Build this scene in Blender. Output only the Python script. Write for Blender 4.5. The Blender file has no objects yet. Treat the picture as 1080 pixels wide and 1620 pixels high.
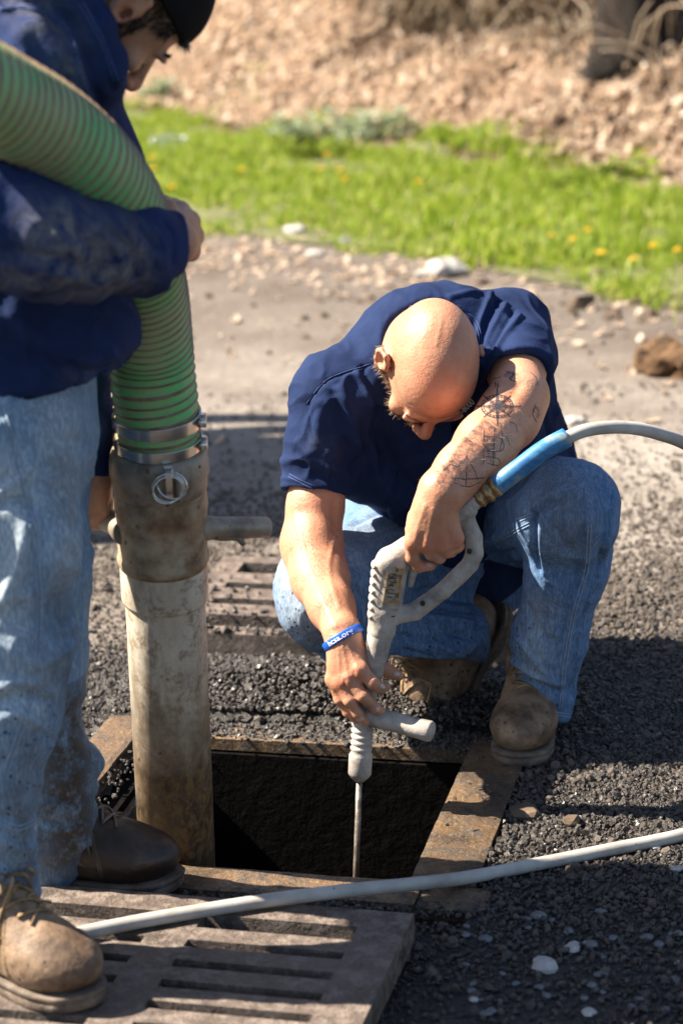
import bpy, math, random, time
import numpy as np
from mathutils import Vector, Matrix
from mathutils.bvhtree import BVHTree
T0 = time.time()
random.seed(7); RNG = np.random.default_rng(7)
SC = bpy.context.scene
COL = SC.collection
rad = math.radians

# ------------------------------------------------------------------ camera
CH, PITCH, ROLL, FPX = 1.5, rad(16.5), 0.03, 3825.0
_r0 = np.array([1., 0, 0]); _u0 = np.array([0, math.sin(PITCH), math.cos(PITCH)])
FW = np.array([0, math.cos(PITCH), -math.sin(PITCH)])
CU = _u0*math.cos(ROLL)+_r0*math.sin(ROLL); CR = _r0*math.cos(ROLL)-_u0*math.sin(ROLL)
CAMLOC = np.array([0, 0, CH])
cam_d = bpy.data.cameras.new('camera'); cam = bpy.data.objects.new('camera', cam_d); COL.objects.link(cam)
cam.matrix_world = Matrix(((CR[0], CU[0], -FW[0], 0), (CR[1], CU[1], -FW[1], 0), (CR[2], CU[2], -FW[2], CH), (0, 0, 0, 1)))
cam_d.sensor_fit = 'VERTICAL'; cam_d.sensor_height = 36; cam_d.lens = 85
cam_d.clip_start = .05; cam_d.clip_end = 400
cam_d.dof.use_dof = True; cam_d.dof.focus_distance = 3.66; cam_d.dof.aperture_fstop = 3.8
SC.camera = cam

# ------------------------------------------------------------------ light
SUN_EL, SUN_AZ = rad(46), rad(9)      # azimuth: how far behind pure left the sun stands
sdir = Vector((-math.cos(SUN_AZ)*math.cos(SUN_EL), math.sin(SUN_AZ)*math.cos(SUN_EL), math.sin(SUN_EL)))
w = bpy.data.worlds.new('World'); SC.world = w; w.use_nodes = True
_n = w.node_tree.nodes; _bg = _n['Background']
_sky = _n.new('ShaderNodeTexSky'); _sky.sky_type = 'NISHITA'; _sky.sun_disc = False
_sky.sun_elevation = SUN_EL; _sky.sun_rotation = math.atan2(sdir.x, sdir.y)
w.node_tree.links.new(_sky.outputs[0], _bg.inputs[0]); _bg.inputs[1].default_value = .05
sl = bpy.data.lights.new('sun', 'SUN'); sl.energy = 5.0; sl.angle = rad(.53); sl.color = (1, .90, .75)
so = bpy.data.objects.new('sun', sl); COL.objects.link(so)
so.rotation_euler = (-sdir).to_track_quat('-Z', 'Y').to_euler(); so.location = sdir*20
SC.view_settings.view_transform = 'Standard'; SC.view_settings.look = 'None'
SC.view_settings.gamma = 1; SC.view_settings.use_curve_mapping = False
SC.view_settings.exposure = 1.75
SC.cycles.use_denoising = True
SC.cycles.max_bounces = 6; SC.cycles.transparent_max_bounces = 6

# ------------------------------------------------------------------ measuring helpers
def RAY(px, py):
    return FW + CR*(px-540)/FPX + CU*(810-py)/FPX
def W(px, py, y):
    d = RAY(px, py); return CAMLOC + d*(y/d[1])
def G(px, py, z=0.):
    d = RAY(px, py); return CAMLOC + d*((z-CH)/d[2])
def PX(p):
    v = np.asarray(p, float)-CAMLOC; z = v@FW
    return 540+FPX*(v@CR)/z, 810-FPX*(v@CU)/z
A3 = lambda *a: np.array(a, float)
def nrm(v): v = np.asarray(v, float); return v/(np.linalg.norm(v)+1e-12)

# ------------------------------------------------------------------ object helpers
def wloc(o):
    p = A3(0, 0, 0)
    while o is not None: p = p + A3(*o.location); o = o.parent
    return p
def tag(o, label=None, cat=None, group=None, kind=None):
    if label: o['label'] = label
    if cat: o['category'] = cat
    if group: o['group'] = group
    if kind: o['kind'] = kind
    return o
def thing(name, label, cat, loc=(0, 0, 0), group=None):
    o = bpy.data.objects.new(name, None); COL.objects.link(o); o.location = [float(c) for c in loc]
    o.empty_display_size = .05
    return tag(o, label, cat, group)
def mesh(name, V, F, mat=None, parent=None, smooth=True, attrs=None):
    V = np.asarray(V, float)
    if parent is not None: V = V - wloc(parent)
    me = bpy.data.meshes.new(name)
    if isinstance(F, np.ndarray):
        k = F.shape[1]
        me.vertices.add(len(V)); me.vertices.foreach_set('co', V.astype(np.float32).ravel())
        me.loops.add(F.size); me.loops.foreach_set('vertex_index', F.astype(np.int32).ravel())
        me.polygons.add(len(F)); me.polygons.foreach_set('loop_start', np.arange(0, F.size, k, dtype=np.int32))
        me.update(calc_edges=True)
    else:
        me.from_pydata([tuple(v) for v in V], [], [tuple(int(i) for i in f) for f in F])
    if smooth: me.polygons.foreach_set('use_smooth', np.ones(len(me.polygons), bool))
    for k, a in (attrs or {}).items():
        at = me.attributes.new(k, 'FLOAT', 'POINT'); at.data.foreach_set('value', np.asarray(a, np.float32))
    me.update()
    if mat is not None: me.materials.append(mat)
    o = bpy.data.objects.new(name, me); COL.objects.link(o)
    if parent is not None: o.parent = parent
    return o
class MB:
    """collects shapes into one mesh"""
    def __init__(s): s.V = []; s.F = []; s.n = 0
    def add(s, V, F):
        V = np.asarray(V, float); s.V.append(V); s.F += [tuple(int(i)+s.n for i in f) for f in F]; s.n += len(V); return s
    def build(s, name, mat, parent=None, smooth=True): return mesh(name, np.concatenate(s.V), s.F, mat, parent, smooth)
def frames(P, closed=False):
    P = np.asarray(P, float); n = len(P)
    T = np.gradient(P, axis=0) if n > 2 else np.array([P[1]-P[0]]*2)
    T /= np.linalg.norm(T, axis=1)[:, None]+1e-12
    u = np.cross(T[0], [0, 0, 1.]);
    if np.linalg.norm(u) < .2: u = np.cross(T[0], [0, 1., 0])
    u = nrm(u); U = [u]
    for i in range(1, n):
        u = U[-1]-T[i]*(U[-1]@T[i]); U.append(nrm(u))
    U = np.array(U); return T, U, np.cross(T, U)
def tube(P, R, seg=12, cap=True):
    P = np.asarray(P, float); n = len(P); R = np.broadcast_to(np.asarray(R, float), (n,)) if np.ndim(R) < 2 else R
    T, U, B = frames(P); a = np.arange(seg)*2*math.pi/seg
    V = (P[:, None]+R[:, None, None]*(np.cos(a)[None, :, None]*U[:, None]+np.sin(a)[None, :, None]*B[:, None])).reshape(-1, 3)
    F = [(i*seg+j, i*seg+(j+1) % seg, (i+1)*seg+(j+1) % seg, (i+1)*seg+j) for i in range(n-1) for j in range(seg)]
    if cap:
        F.append(tuple(range(seg))[::-1]); F.append(tuple((n-1)*seg+j for j in range(seg)))
    return V, F
def spline(P, n):
    P = np.asarray(P, float); m = len(P)
    Q = np.concatenate([[2*P[0]-P[1]], P, [2*P[-1]-P[-2]]]); out = []
    ts = np.linspace(0, m-1-1e-9, n)
    for t in ts:
        i = int(t); f = t-i; p0, p1, p2, p3 = Q[i:i+4]
        out.append(.5*((2*p1)+(-p0+p2)*f+(2*p0-5*p1+4*p2-p3)*f*f+(-p0+3*p1-3*p2+p3)*f**3))
    return np.array(out)
def lathe(a, b, prof, seg=32, cap=True):
    """prof: list of (t along a->b in metres, radius)"""
    a = np.asarray(a, float); d = nrm(np.asarray(b, float)-a)
    u = nrm(np.cross(d, [0, 1., .1])); v = np.cross(d, u); th = np.arange(seg)*2*math.pi/seg
    V = np.concatenate([a+d*t+r*(np.cos(th)[:, None]*u+np.sin(th)[:, None]*v) for t, r in prof])
    n = len(prof); F = [(i*seg+j, i*seg+(j+1) % seg, (i+1)*seg+(j+1) % seg, (i+1)*seg+j) for i in range(n-1) for j in range(seg)]
    if cap: F.append(tuple(range(seg))[::-1]); F.append(tuple((n-1)*seg+j for j in range(seg)))
    return V, F
def boxV(o, X, Y, Z, bev=.0):
    """box from corner o with edge vectors X,Y,Z; bev: chamfer on the top (Z end)"""
    o, X, Y, Z = [np.asarray(q, float) for q in (o, X, Y, Z)]
    lx, ly, lz = [np.linalg.norm(q) for q in (X, Y, Z)]
    rings = [(0, 0)] + ([(1-bev/lz, 0), (1, bev)] if bev else [(1, 0)])
    V = []
    for z, b in rings:
        for sx, sy in ((0, 0), (1, 0), (1, 1), (0, 1)):
            V.append(o+X*(sx+(b/lx)*(1-2*sx))+Y*(sy+(b/ly)*(1-2*sy))+Z*z)
    n = len(rings); F = [(3, 2, 1, 0), tuple(4*(n-1)+i for i in range(4))]
    for i in range(n-1):
        for j in range(4): F.append((4*i+j, 4*i+(j+1) % 4, 4*(i+1)+(j+1) % 4, 4*(i+1)+j))
    return np.array(V), F

# ------------------------------------------------------------------ noise
def vnoise(P, scale, seed=0):
    P = np.asarray(P, float)*scale+seed*17.31; i = np.floor(P).astype(np.int64); f = P-i; f = f*f*(3-2*f); r = 0
    def h(x, y, z):
        n = (x*374761393+y*668265263+z*1274126177+seed*974634) & 0xffffffff
        n = ((n ^ (n >> 13))*1274126177) & 0xffffffff; n = n ^ (n >> 16); return (n & 0xffff)/32767.5-1
    for dx in (0, 1):
        for dy in (0, 1):
            for dz in (0, 1):
                wt = (f[:, 0] if dx else 1-f[:, 0])*(f[:, 1] if dy else 1-f[:, 1])*(f[:, 2] if dz else 1-f[:, 2])
                r = r+wt*h(i[:, 0]+dx, i[:, 1]+dy, i[:, 2]+dz)
    return r
def fbm(P, scale, oct=3, seed=0): return sum(vnoise(P, scale*2**k, seed+k)*.5**k for k in range(oct))

# ------------------------------------------------------------------ signed distance modelling
def rot_between(ax):
    """matrix with rows = given orthonormal-ish axes"""
    return np.array([nrm(q) for q in ax])
class Field:
    def __init__(s, h): s.h = h; s.ops = []
    def _add(s, fn, lo, hi, k, mode): s.ops.append((fn, np.asarray(lo, float), np.asarray(hi, float), k, mode)); return s
    def cone(s, a, b, ra, rb=None, k=.01, flat=None, mode='u'):
        """round cone a->b; flat=(direction, factor) squeezes across"""
        a = np.asarray(a, float); b = np.asarray(b, float); rb = ra if rb is None else rb
        ab = b-a; L2 = ab@ab+1e-12; e, sc = (nrm(flat[0]), flat[1]) if flat else (None, 1)
        def fn(P):
            q = P-a; t = np.clip((q@ab)/L2, 0, 1); q = q-t[:, None]*ab
            if e is not None: q = q+(1/sc-1)*(q@e)[:, None]*e
            return (np.sqrt((q*q).sum(1))-(ra+(rb-ra)*t))*min(1, sc)
        m = max(ra, rb)*max(1, sc)
        return s._add(fn, np.minimum(a, b)-m, np.maximum(a, b)+m, k, mode)
    def ell(s, c, r, axes=None, k=.01, mode='u'):
        c = np.asarray(c, float); r = np.asarray(r, float); M = np.eye(3) if axes is None else rot_between(axes)
        def fn(P):
            q = (P-c)@M.T; k0 = np.sqrt(((q/r)**2).sum(1)); k1 = np.sqrt(((q/(r*r))**2).sum(1))+1e-9
            return k0*(k0-1)/k1
        return s._add(fn, c-r.max(), c+r.max(), k, mode)
    def box(s, c, hs, axes=None, rnd=.004, k=.004, mode='u'):
        c = np.asarray(c, float); hs = np.asarray(hs, float); M = np.eye(3) if axes is None else rot_between(axes)
        def fn(P):
            q = np.abs((P-c)@M.T)-(hs-rnd)
            return np.sqrt((np.maximum(q, 0)**2).sum(1))+np.minimum(q.max(1), 0)-rnd
        m = np.linalg.norm(hs)
        return s._add(fn, c-m, c+m, k, mode)
    def plane(s, p, n, reg_lo, reg_hi, k=.004):
        """cut away the side n points to, inside a region"""
        p = np.asarray(p, float); n = nrm(n)
        return s._add(lambda P: -((P-p)@n), reg_lo, reg_hi, k, 'sub0')
    def path(s, P, R, k=.01, flat=None, mode='u'):
        P = [np.asarray(p, float) for p in P]
        for i in range(len(P)-1): s.cone(P[i], P[i+1], R[i], R[i+1], k if not isinstance(k, (list, tuple)) else k[i], flat, mode)
        return s
    def build(s):
        h = s.h; u = [o for o in s.ops if o[4] == 'u']
        lo = np.min([o[1]-o[3] for o in u], 0)-3*h; hi = np.max([o[2]+o[3] for o in u], 0)+3*h
        n = np.ceil((hi-lo)/h).astype(int)+1; D = np.full(n, .2, np.float32)
        for fn, a, b, k, mode in s.ops:
            pad = k+3*h
            i0 = np.clip(np.floor((a-pad-lo)/h).astype(int), 0, n); i1 = np.clip(np.ceil((b+pad-lo)/h).astype(int)+1, 0, n)
            if (i1 <= i0).any(): continue
            sl_ = tuple(slice(p, q) for p, q in zip(i0, i1)); sh = tuple(i1-i0)
            g = [lo[c]+h*np.arange(i0[c], i1[c]) for c in range(3)]
            P = np.stack(np.meshgrid(*g, indexing='ij'), -1).reshape(-1, 3)
            d = fn(P).reshape(sh).astype(np.float32); E = D[sl_]
            if mode == 'u':
                hh = np.clip(.5+.5*(E-d)/k, 0, 1); D[sl_] = E*(1-hh)+d*hh-k*hh*(1-hh)
            else:
                d = -d if mode == 'sub' else -d
                if mode == 'sub0': d = -fn(P).reshape(sh).astype(np.float32)
                hh = np.clip(.5-.5*(E-d)/k, 0, 1); D[sl_] = E*(1-hh)+d*hh+k*hh*(1-hh)
        V, F = surfnets(D, lo, h); return V, F
def surfnets(D, lo, h):
    S = D < 0
    c = [S[i:S.shape[0]-1+i, j:S.shape[1]-1+j, k:S.shape[2]-1+k] for i in (0, 1) for j in (0, 1) for k in (0, 1)]
    anyc = c[0].copy(); allc = c[0].copy()
    for q in c[1:]: anyc |= q; allc &= q
    act = anyc & ~allc; ids = np.argwhere(act); idx = np.full(act.shape, -1, np.int64); idx[act] = np.arange(len(ids))
    off = np.array([(i, j, k) for i in (0, 1) for j in (0, 1) for k in (0, 1)])
    vals = np.stack([D[ids[:, 0]+o[0], ids[:, 1]+o[1], ids[:, 2]+o[2]] for o in off], 1)
    acc = np.zeros((len(ids), 3)); cnt = np.zeros(len(ids))
    for p in range(8):
        for q in range(p+1, 8):
            if abs(off[p]-off[q]).sum() != 1: continue
            a, b = vals[:, p], vals[:, q]; m = (a < 0) != (b < 0); t = np.where(m, a/np.where(m, a-b, 1), 0)
            pt = off[p]+t[:, None]*(off[q]-off[p]); acc += np.where(m[:, None], pt, 0); cnt += m
    V = lo+h*(ids+acc/cnt[:, None]); Fs = []
    for ax in range(3):
        a1, a2 = (ax+1) % 3, (ax+2) % 3
        s0 = [slice(None)]*3; s1 = [slice(None)]*3; s0[ax] = slice(0, -1); s1[ax] = slice(1, None)
        A, B = S[tuple(s0)], S[tuple(s1)]; E = np.argwhere(A != B)
        E = E[(E[:, a1] > 0) & (E[:, a2] > 0) & (E[:, a1] < S.shape[a1]-1) & (E[:, a2] < S.shape[a2]-1)]
        e1 = np.zeros(3, int); e1[a1] = 1; e2 = np.zeros(3, int); e2[a2] = 1
        g = lambda e: idx[e[:, 0], e[:, 1], e[:, 2]]
        Q = np.stack([g(E-e1-e2), g(E-e2), g(E), g(E-e1)], 1)
        flip = ~A[E[:, 0], E[:, 1], E[:, 2]]; Q[flip] = Q[flip][:, ::-1]; Fs.append(Q)
    F = np.concatenate(Fs); F = F[(F >= 0).all(1)]
    return V, F
def relax(V, F, it=2, lam=.5):
    E = np.concatenate([F[:, [0, 1]], F[:, [1, 2]], F[:, [2, 3]], F[:, [3, 0]]])
    n = len(V); deg = np.bincount(E[:, 0], minlength=n)+np.bincount(E[:, 1], minlength=n)
    for _ in range(it):
        S_ = np.stack([np.bincount(E[:, 0], V[E[:, 1], c], n)+np.bincount(E[:, 1], V[E[:, 0], c], n) for c in range(3)], 1)
        V = V+lam*(S_/np.maximum(deg, 1)[:, None]-V)
    return V
def vnormals(V, F):
    n = np.cross(V[F[:, 2]]-V[F[:, 0]], V[F[:, 3]]-V[F[:, 1]]); N = np.zeros_like(V)
    for k in range(4):
        for c in range(3): N[:, c] += np.bincount(F[:, k], n[:, c], len(V))
    return N/(np.linalg.norm(N, axis=1)[:, None]+1e-12)
def bvh(V, F): return BVHTree.FromPolygons(V.tolist(), F.tolist())
def cast(bv, px, py):
    d = Vector(RAY(px, py)).normalized(); h = bv.ray_cast(Vector(CAMLOC), d)
    return (None, None) if h[0] is None else (A3(*h[0]), A3(*h[1]))
def cast_path(bv, pts, step=4, closed=False):
    pts = np.asarray(pts, float); out = []; nn = []
    n = max(2, int(sum(np.linalg.norm(pts[i+1]-pts[i]) for i in range(len(pts)-1))/step))
    for q in spline(pts, n) if len(pts) > 2 else np.linspace(pts[0], pts[1], n):
        h, nm = cast(bv, q[0], q[1])
        if h is not None:
            if out and np.linalg.norm(h-out[-1]) > .04: break
            out.append(h); nn.append(nm)
    return np.array(out), np.array(nn)
def dist_to(V, L):
    best = np.full(len(V), 9., float)
    if len(L) < 1: return best
    lo, hi = L.min(0)-.06, L.max(0)+.06; m = np.where(((V > lo) & (V < hi)).all(1))[0]
    if not len(m): return best
    P = V[m]; b = np.full(len(P), 9.)
    if len(L) == 1: b = np.linalg.norm(P-L[0], axis=1)
    for i in range(len(L)-1):
        ab = L[i+1]-L[i]; t = np.clip(((P-L[i])@ab)/(ab@ab+1e-12), 0, 1); b = np.minimum(b, np.linalg.norm(P-L[i]-t[:, None]*ab, axis=1))
    best[m] = b; return best
def wrinkle(V, F, M, scale, amp, seed=0, sharp=2., oct=2):
    """sharp-crested cloth creases running along the rows of M that are short"""
    q = (V-V.mean(0))@np.asarray(M, float).T; q = q+.12*np.stack([vnoise(V, 6, seed+50+i) for i in range(3)], 1)*.3
    r = 0
    for k in range(oct): r = r+(np.clip(1-np.abs(vnoise(q, scale*1.9**k, seed+k))*1.7, 0, 1)**sharp)*.55**k
    area = np.clip(.35+.9*vnoise(V, 4.5, seed+9)+.35, .1, 1.1)
    return V+vnormals(V, F)*(amp*(r-.35)*area)[:, None]
def sculpt(V, F, strokes):
    """strokes: (pixel path, width m, amount m [+ ridge, - crease]) laid on the surface that faces the photo's viewpoint"""
    N = vnormals(V, F); bv = bvh(V, F); Dsp = np.zeros(len(V))
    for pts, wd, am in strokes:
        L, _ = cast_path(bv, pts, 5)
        if len(L) < 2: continue
        d = dist_to(V, L); t = np.arange(len(L))/(len(L)-1)
        Dsp += am*np.exp(-(d/wd)**2)
    return V+N*Dsp[:, None]
def paint(V, F, strokes, base=0.):
    bv = bvh(V, F); a = np.full(len(V), base, float)
    for pts, wd, am in strokes:
        L, _ = cast_path(bv, pts, 6)
        if len(L) < 1: continue
        a = np.maximum(a, am*np.exp(-(dist_to(V, L)/wd)**2))
    return a
def seam(bv, pts, mat, parent, name='seam', r=.0009, double=0.):
    mb = MB(); L, N = cast_path(bv, pts, 5)
    if len(L) < 3: return
    for o in ((0,) if not double else (-double, double)):
        T = np.gradient(L, axis=0); S_ = np.cross(T, N); S_ /= np.linalg.norm(S_, axis=1)[:, None]+1e-9
        mb.add(*tube(L+S_*o+N*r*.3, r, 5))
    return mb.build(name, mat, parent)

# ------------------------------------------------------------------ materials
class NT:
    def __init__(s, name):
        s.m = bpy.data.materials.new(name); s.m.use_nodes = True; s.t = s.m.node_tree; s.b = s.t.nodes['Principled BSDF']; s._c = None
        s.out = s.t.nodes['Material Output']
    def new(s, ty, **kw):
        n = s.t.nodes.new('ShaderNode'+ty)
        for k, v in kw.items():
            if k.startswith('_'): n.inputs[k[1:].replace('_', ' ')].default_value = v
            else: setattr(n, k, v)
        return n
    def link(s, a, b): s.t.links.new(a, b)
    def co(s):
        if s._c is None: s._c = s.new('TexCoord').outputs['Object']
        return s._c
    def noise(s, sc, det=4, ro=.6, stretch=None, dist=0):
        n = s.new('TexNoise'); n.inputs['Scale'].default_value = sc; n.inputs['Detail'].default_value = det; n.inputs['Roughness'].default_value = ro; n.inputs['Distortion'].default_value = dist
        c = s.co()
        if stretch:
            m = s.new('Mapping'); m.inputs['Scale'].default_value = stretch; s.link(c, m.inputs[0]); c = m.outputs[0]
        s.link(c, n.inputs['Vector']); return n.outputs['Fac']
    def vor(s, sc, feat='F1', rnd=1.):
        n = s.new('TexVoronoi'); n.feature = feat; n.inputs['Scale'].default_value = sc; n.inputs['Randomness'].default_value = rnd
        s.link(s.co(), n.inputs['Vector']); return n
    def ramp(s, f, stops, interp='LINEAR'):
        n = s.new('ValToRGB'); n.color_ramp.interpolation = interp; s.link(f, n.inputs[0]); e = n.color_ramp.elements
        while len(e) < len(stops): e.new(.5)
        for q, (p, c) in zip(e, stops): q.position = p; q.color = (c, c, c, 1) if not hasattr(c, '__len__') else (*c[:3], 1)
        return n.outputs[0]
    def mix(s, f, a, b, mode='MIX'):
        n = s.new('Mix'); n.data_type = 'RGBA'; n.blend_type = mode
        s.put(f, n.inputs[0]); s.put(a, n.inputs[6]); s.put(b, n.inputs[7]); return n.outputs[2]
    def math(s, op, a, b=0.): n = s.new('Math'); n.operation = op; s.put(a, n.inputs[0]); s.put(b, n.inputs[1]); return n.outputs[0]
    def put(s, v, sock):
        if hasattr(v, 'links'): s.link(v, sock)
        elif hasattr(v, '__len__'): sock.default_value = tuple(v[:3])+((1,) if len(sock.default_value) == 4 else ())
        else:
            try: sock.default_value = v
            except TypeError: sock.default_value = (v, v, v, 1)
    def attr(s, name): n = s.new('Attribute'); n.attribute_name = name; return n.outputs['Fac']
    def set(s, **kw):
        for k, v in kw.items(): s.put(v, s.b.inputs[k.replace('_', ' ')])
        return s
    def bump(s, hgt, strength=.5, dist=.002, prev=None):
        n = s.new('Bump'); n.inputs['Strength'].default_value = strength; n.inputs['Distance'].default_value = dist
        s.link(hgt, n.inputs['Height'])
        if prev is not None: s.link(prev, n.inputs['Normal'])
        s.link(n.outputs[0], s.b.inputs['Normal']); return n.outputs[0]

def specks(t, col, sc=90, th=.16, cov=.5, spk=(.02, .014, .01)):
    """small dried mud spots: voronoi dots thinned out by noise"""
    v = t.vor(sc); nz = t.noise(sc*1.7, 3, .7); d = t.ramp(t.math('ADD', v.outputs['Distance'], t.math('MULTIPLY', nz, .42)), [(th+.12, 1), (th+.17, 0)])
    keep = t.ramp(v.outputs['Color'], [(cov, 0), (cov+.02, 1)])
    area = t.ramp(t.noise(9, 2), [(.42, 0), (.6, 1)])
    f = t.math('MULTIPLY', t.math('MULTIPLY', d, keep), area)
    return t.mix(f, col, spk)

def m_ground():
    t = NT('wet_dusty_asphalt'); wet = t.attr('wet'); dust = t.attr('dust')
    big = t.noise(3.2, 5, .65); fine = t.noise(140, 4, .7); mid = t.noise(24, 4, .7)
    dry = t.ramp(fine, [(.3, (.065, .050, .040)), (.5, (.145, .12, .10)), (.72, (.35, .30, .26))])
    dry = t.mix(t.ramp(mid, [(.42, 0), (.62, .55)]), dry, (.115, .085, .065)); dry = t.mix(t.math('MULTIPLY', t.attr('soil'), t.ramp(t.noise(9, 5, .7), [(.32, .5), (.55, 1)])), dry, (.07, .043, .028))
    dry = t.mix(t.ramp(big, [(.4, 0), (.7, .5)]), dry, (.26, .225, .19))
    dry = t.mix(t.math('MULTIPLY', t.attr('dust'), t.ramp(t.noise(14, 5, .7), [(.32, .25), (.6, .9)])), dry, (.40, .355, .31))
    wetc = t.ramp(fine, [(.3, (.006, .005, .005)), (.6, (.020, .016, .014)), (.8, (.05, .042, .036))])
    edge = t.math('ADD', wet, t.math('MULTIPLY', t.math('SUBTRACT', mid, .5), .9))
    f = t.ramp(edge, [(.35, 0), (.6, 1)])
    t.set(Base_Color=t.mix(f, dry, wetc), Roughness=t.ramp(f, [(0, .9), (1, .38)]))
    b = t.bump(mid, .9, .016); t.bump(fine, 1., .006, b); return t.m
def m_simple(name, stops, sc=30, rough=.7, metal=0., bump=.3, bd=.002, stretch=None, det=5, spk=None, roughvar=0.):
    t = NT(name); n = t.noise(sc, det, .65, stretch); c = t.ramp(n, stops)
    if spk: c = specks(t, c, *spk)
    t.set(Base_Color=c, Metallic=metal)
    if roughvar: t.set(Roughness=t.ramp(t.noise(sc*.6, 3), [(.35, rough-roughvar), (.65, rough+roughvar)]))
    else: t.set(Roughness=rough)
    if bump: t.bump(t.noise(sc*3, 5, .7, stretch), bump, bd)
    return t.m
# ================================================================== GROUND
FA = rad(-13)                                    # heading of the inlet frame
HA = A3(math.cos(FA), math.sin(FA), 0); HB = A3(-math.sin(FA), math.cos(FA), 0)
_fl = G(150, 1368); _fr = G(643, 1383); _bl = G(216, 1192); _br = G(745, 1192)
HC = (_fl+_fr+_bl+_br)/4                          # centre of the open pit
PW, PD = .255, .245                               # half width / half depth of the opening
def hl(u, v, z=0.): return HC+HA*u+HB*v+A3(0, 0, z)
def to_h(P): q = P-HC; return q@HA, q@HB
def ground_z(X, Y):
    P = np.stack([X, Y, 0*X], 1); r = np.hypot(X+.05, (Y-3.7))
    z = .006*fbm(P, 2.2, 3, 3)*np.clip((r-.25)*2, 0, 1)
    near = np.exp(-(((X-.05)/.9)**2+((Y-3.9)/.75)**2))
    z += near*.006*np.abs(fbm(P, 16, 3, 5))
    u, v = to_h(P); m = (np.abs(u) < PW+.10) & (np.abs(v) < PD+.12); z[m] = np.minimum(z[m], -.012); m = (np.abs(u+.04) < .35) & (v > .67) & (v < 1.16); z[m] -= .045; m = (u > -PW-.3) & (u < PW+.02) & (v > -1.) & (v < -PD-.09); z[m] -= .03
    mound = np.exp(-((u+.02)/.27)**4-((v-(PD+.23))/.11)**2)*.035; z += mound*(1+.35*fbm(P, 22, 2, 9))
    z += .03*np.exp(-((X-.62)/.22)**2-((Y-4.35)/.25)**2)*(1+.3*fbm(P, 18, 2, 4))
    z += .02*np.clip(vnoise(P, 1.4, 8), 0, 1)*np.clip((Y-4.8)*.6, 0, 1)
    # leafy bank behind the lawn
    s = Y-bank_foot(X)-.25*vnoise(P, .8, 2); z += np.where(s > 0, .46*s, 0)*1.0*(s < 9)+np.where(s >= 9, 4.14, 0)
    z += np.where(s > -.3, .10*fbm(P, 1.7, 3, 12), 0)
    return z
def grid_axis(a, b, step, far, fstep):
    mid = np.arange(a, b, step); out = []; x = b; st = step
    while x < far: out.append(x); st = min(st*1.12, fstep); x += st
    left = []; x = a-step; st = step
    while x > -far: left.append(x); st = min(st*1.12, fstep); x -= st
    return np.array(left[::-1]+list(mid)+out+[far])
def edge_lawn(X): return 8.20-1.08*np.clip(X, -2.5, 2.)        # y where the lawn begins
def bank_foot(X): return 11.05-1.30*np.clip(X, -2.5, 2.)
xs = grid_axis(-1.2, 1.3, .02, 90, 8.); ys = grid_axis(2.4, 5.2, .02, 150, 8.)
ys = ys[ys > -25]
# keep the pre-bank and bank finely stepped
ys = np.sort(np.concatenate([ys[(ys < 5.2) | (ys > 16)], np.arange(5.2, 16.5, .08)])); xs = np.sort(np.concatenate([xs[(xs > -1.2) & (xs < 1.3)], xs[np.abs(xs) > 3.2], np.arange(1.3, 3.2, .06), np.arange(-3.2, -1.2, .06)]))
GX, GY = np.meshgrid(xs, ys, indexing='ij'); gx, gy = GX.ravel(), GY.ravel(); gz = ground_z(gx, gy)
ny = len(ys); ii = (np.arange(len(xs)-1)[:, None]*ny+np.arange(ny-1)[None]).ravel()
GF = np.stack([ii, ii+ny, ii+ny+1, ii+1], 1)
GV = np.stack([gx, gy, gz], 1); cen = GV[GF].mean(1); u, v = to_h(cen)
GF = GF[~((np.abs(u) < PW+.04) & (np.abs(v) < PD+.04))]
wet = np.clip(1.25-np.hypot((gx+.02)/1.0, (gy-3.55)/.85)+.25*fbm(GV, 3, 2, 6), 0, 1)
wet = np.maximum(wet, np.clip((3.45-gy)/.5, 0, 1)*.9)  # foreground darkened as wet, also standing in for shade below the grate
_s = edge_lawn(gx)-gy
soil = np.clip(np.exp(-((_s-.35)/.75)**2)*(.7+.9*vnoise(GV, 1.6, 77))+.6*np.exp(-((_s-1.55+.15*vnoise(GV, 1.2, 5))/.13)**2)+.5*np.exp(-((_s-2.3+.15*vnoise(GV, 1.1, 6))/.16)**2), 0, 1)
GROUND = mesh('ground', GV, GF, m_ground(), attrs={'wet': wet, 'dust': np.clip(np.exp(-((gx-.75)/.8)**2-((gy-5.3)/.75)**2)+.55*np.exp(-((gx+.25)/.5)**2-((gy-6.1)/.6)**2), 0, 1)*(1-soil*.8), 'soil': soil}); tag(GROUND, kind='structure')

# leafy soil under the bank and lawn soil are sheets of their own look
def sheet(name, x0, x1, nx, yfun0, yfun1, ny_, lift, mat):
    V = []; xs_ = np.linspace(x0, x1, nx)
    for x in xs_:
        y0, y1 = yfun0(x), yfun1(x); yy = np.linspace(y0, y1, ny_)
        V.append(np.stack([np.full(ny_, x), yy, ground_z(np.full(ny_, x), yy)+lift], 1))
    V = np.concatenate(V); i = (np.arange(nx-1)[:, None]*ny_+np.arange(ny_-1)[None]).ravel()
    o = mesh(name, V, np.stack([i, i+ny_, i+ny_+1, i+1], 1), mat); return tag(o, kind='structure'), V
SOIL = m_simple('dark_leaf_soil', [(.3, (.025, .012, .007)), (.5, (.07, .038, .02)), (.7, (.15, .09, .05))], 14, .95, bump=.6, bd=.02)
LSOIL = m_simple('lawn_soil', [(.3, (.07, .06, .03)), (.6, (.13, .14, .05))], 12, .95)
LEAFB, _ = sheet('leaf_bank', -4, 5, 150, lambda x: bank_foot(x)-.35, lambda x: bank_foot(x)+6, 110, .012, SOIL)
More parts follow.
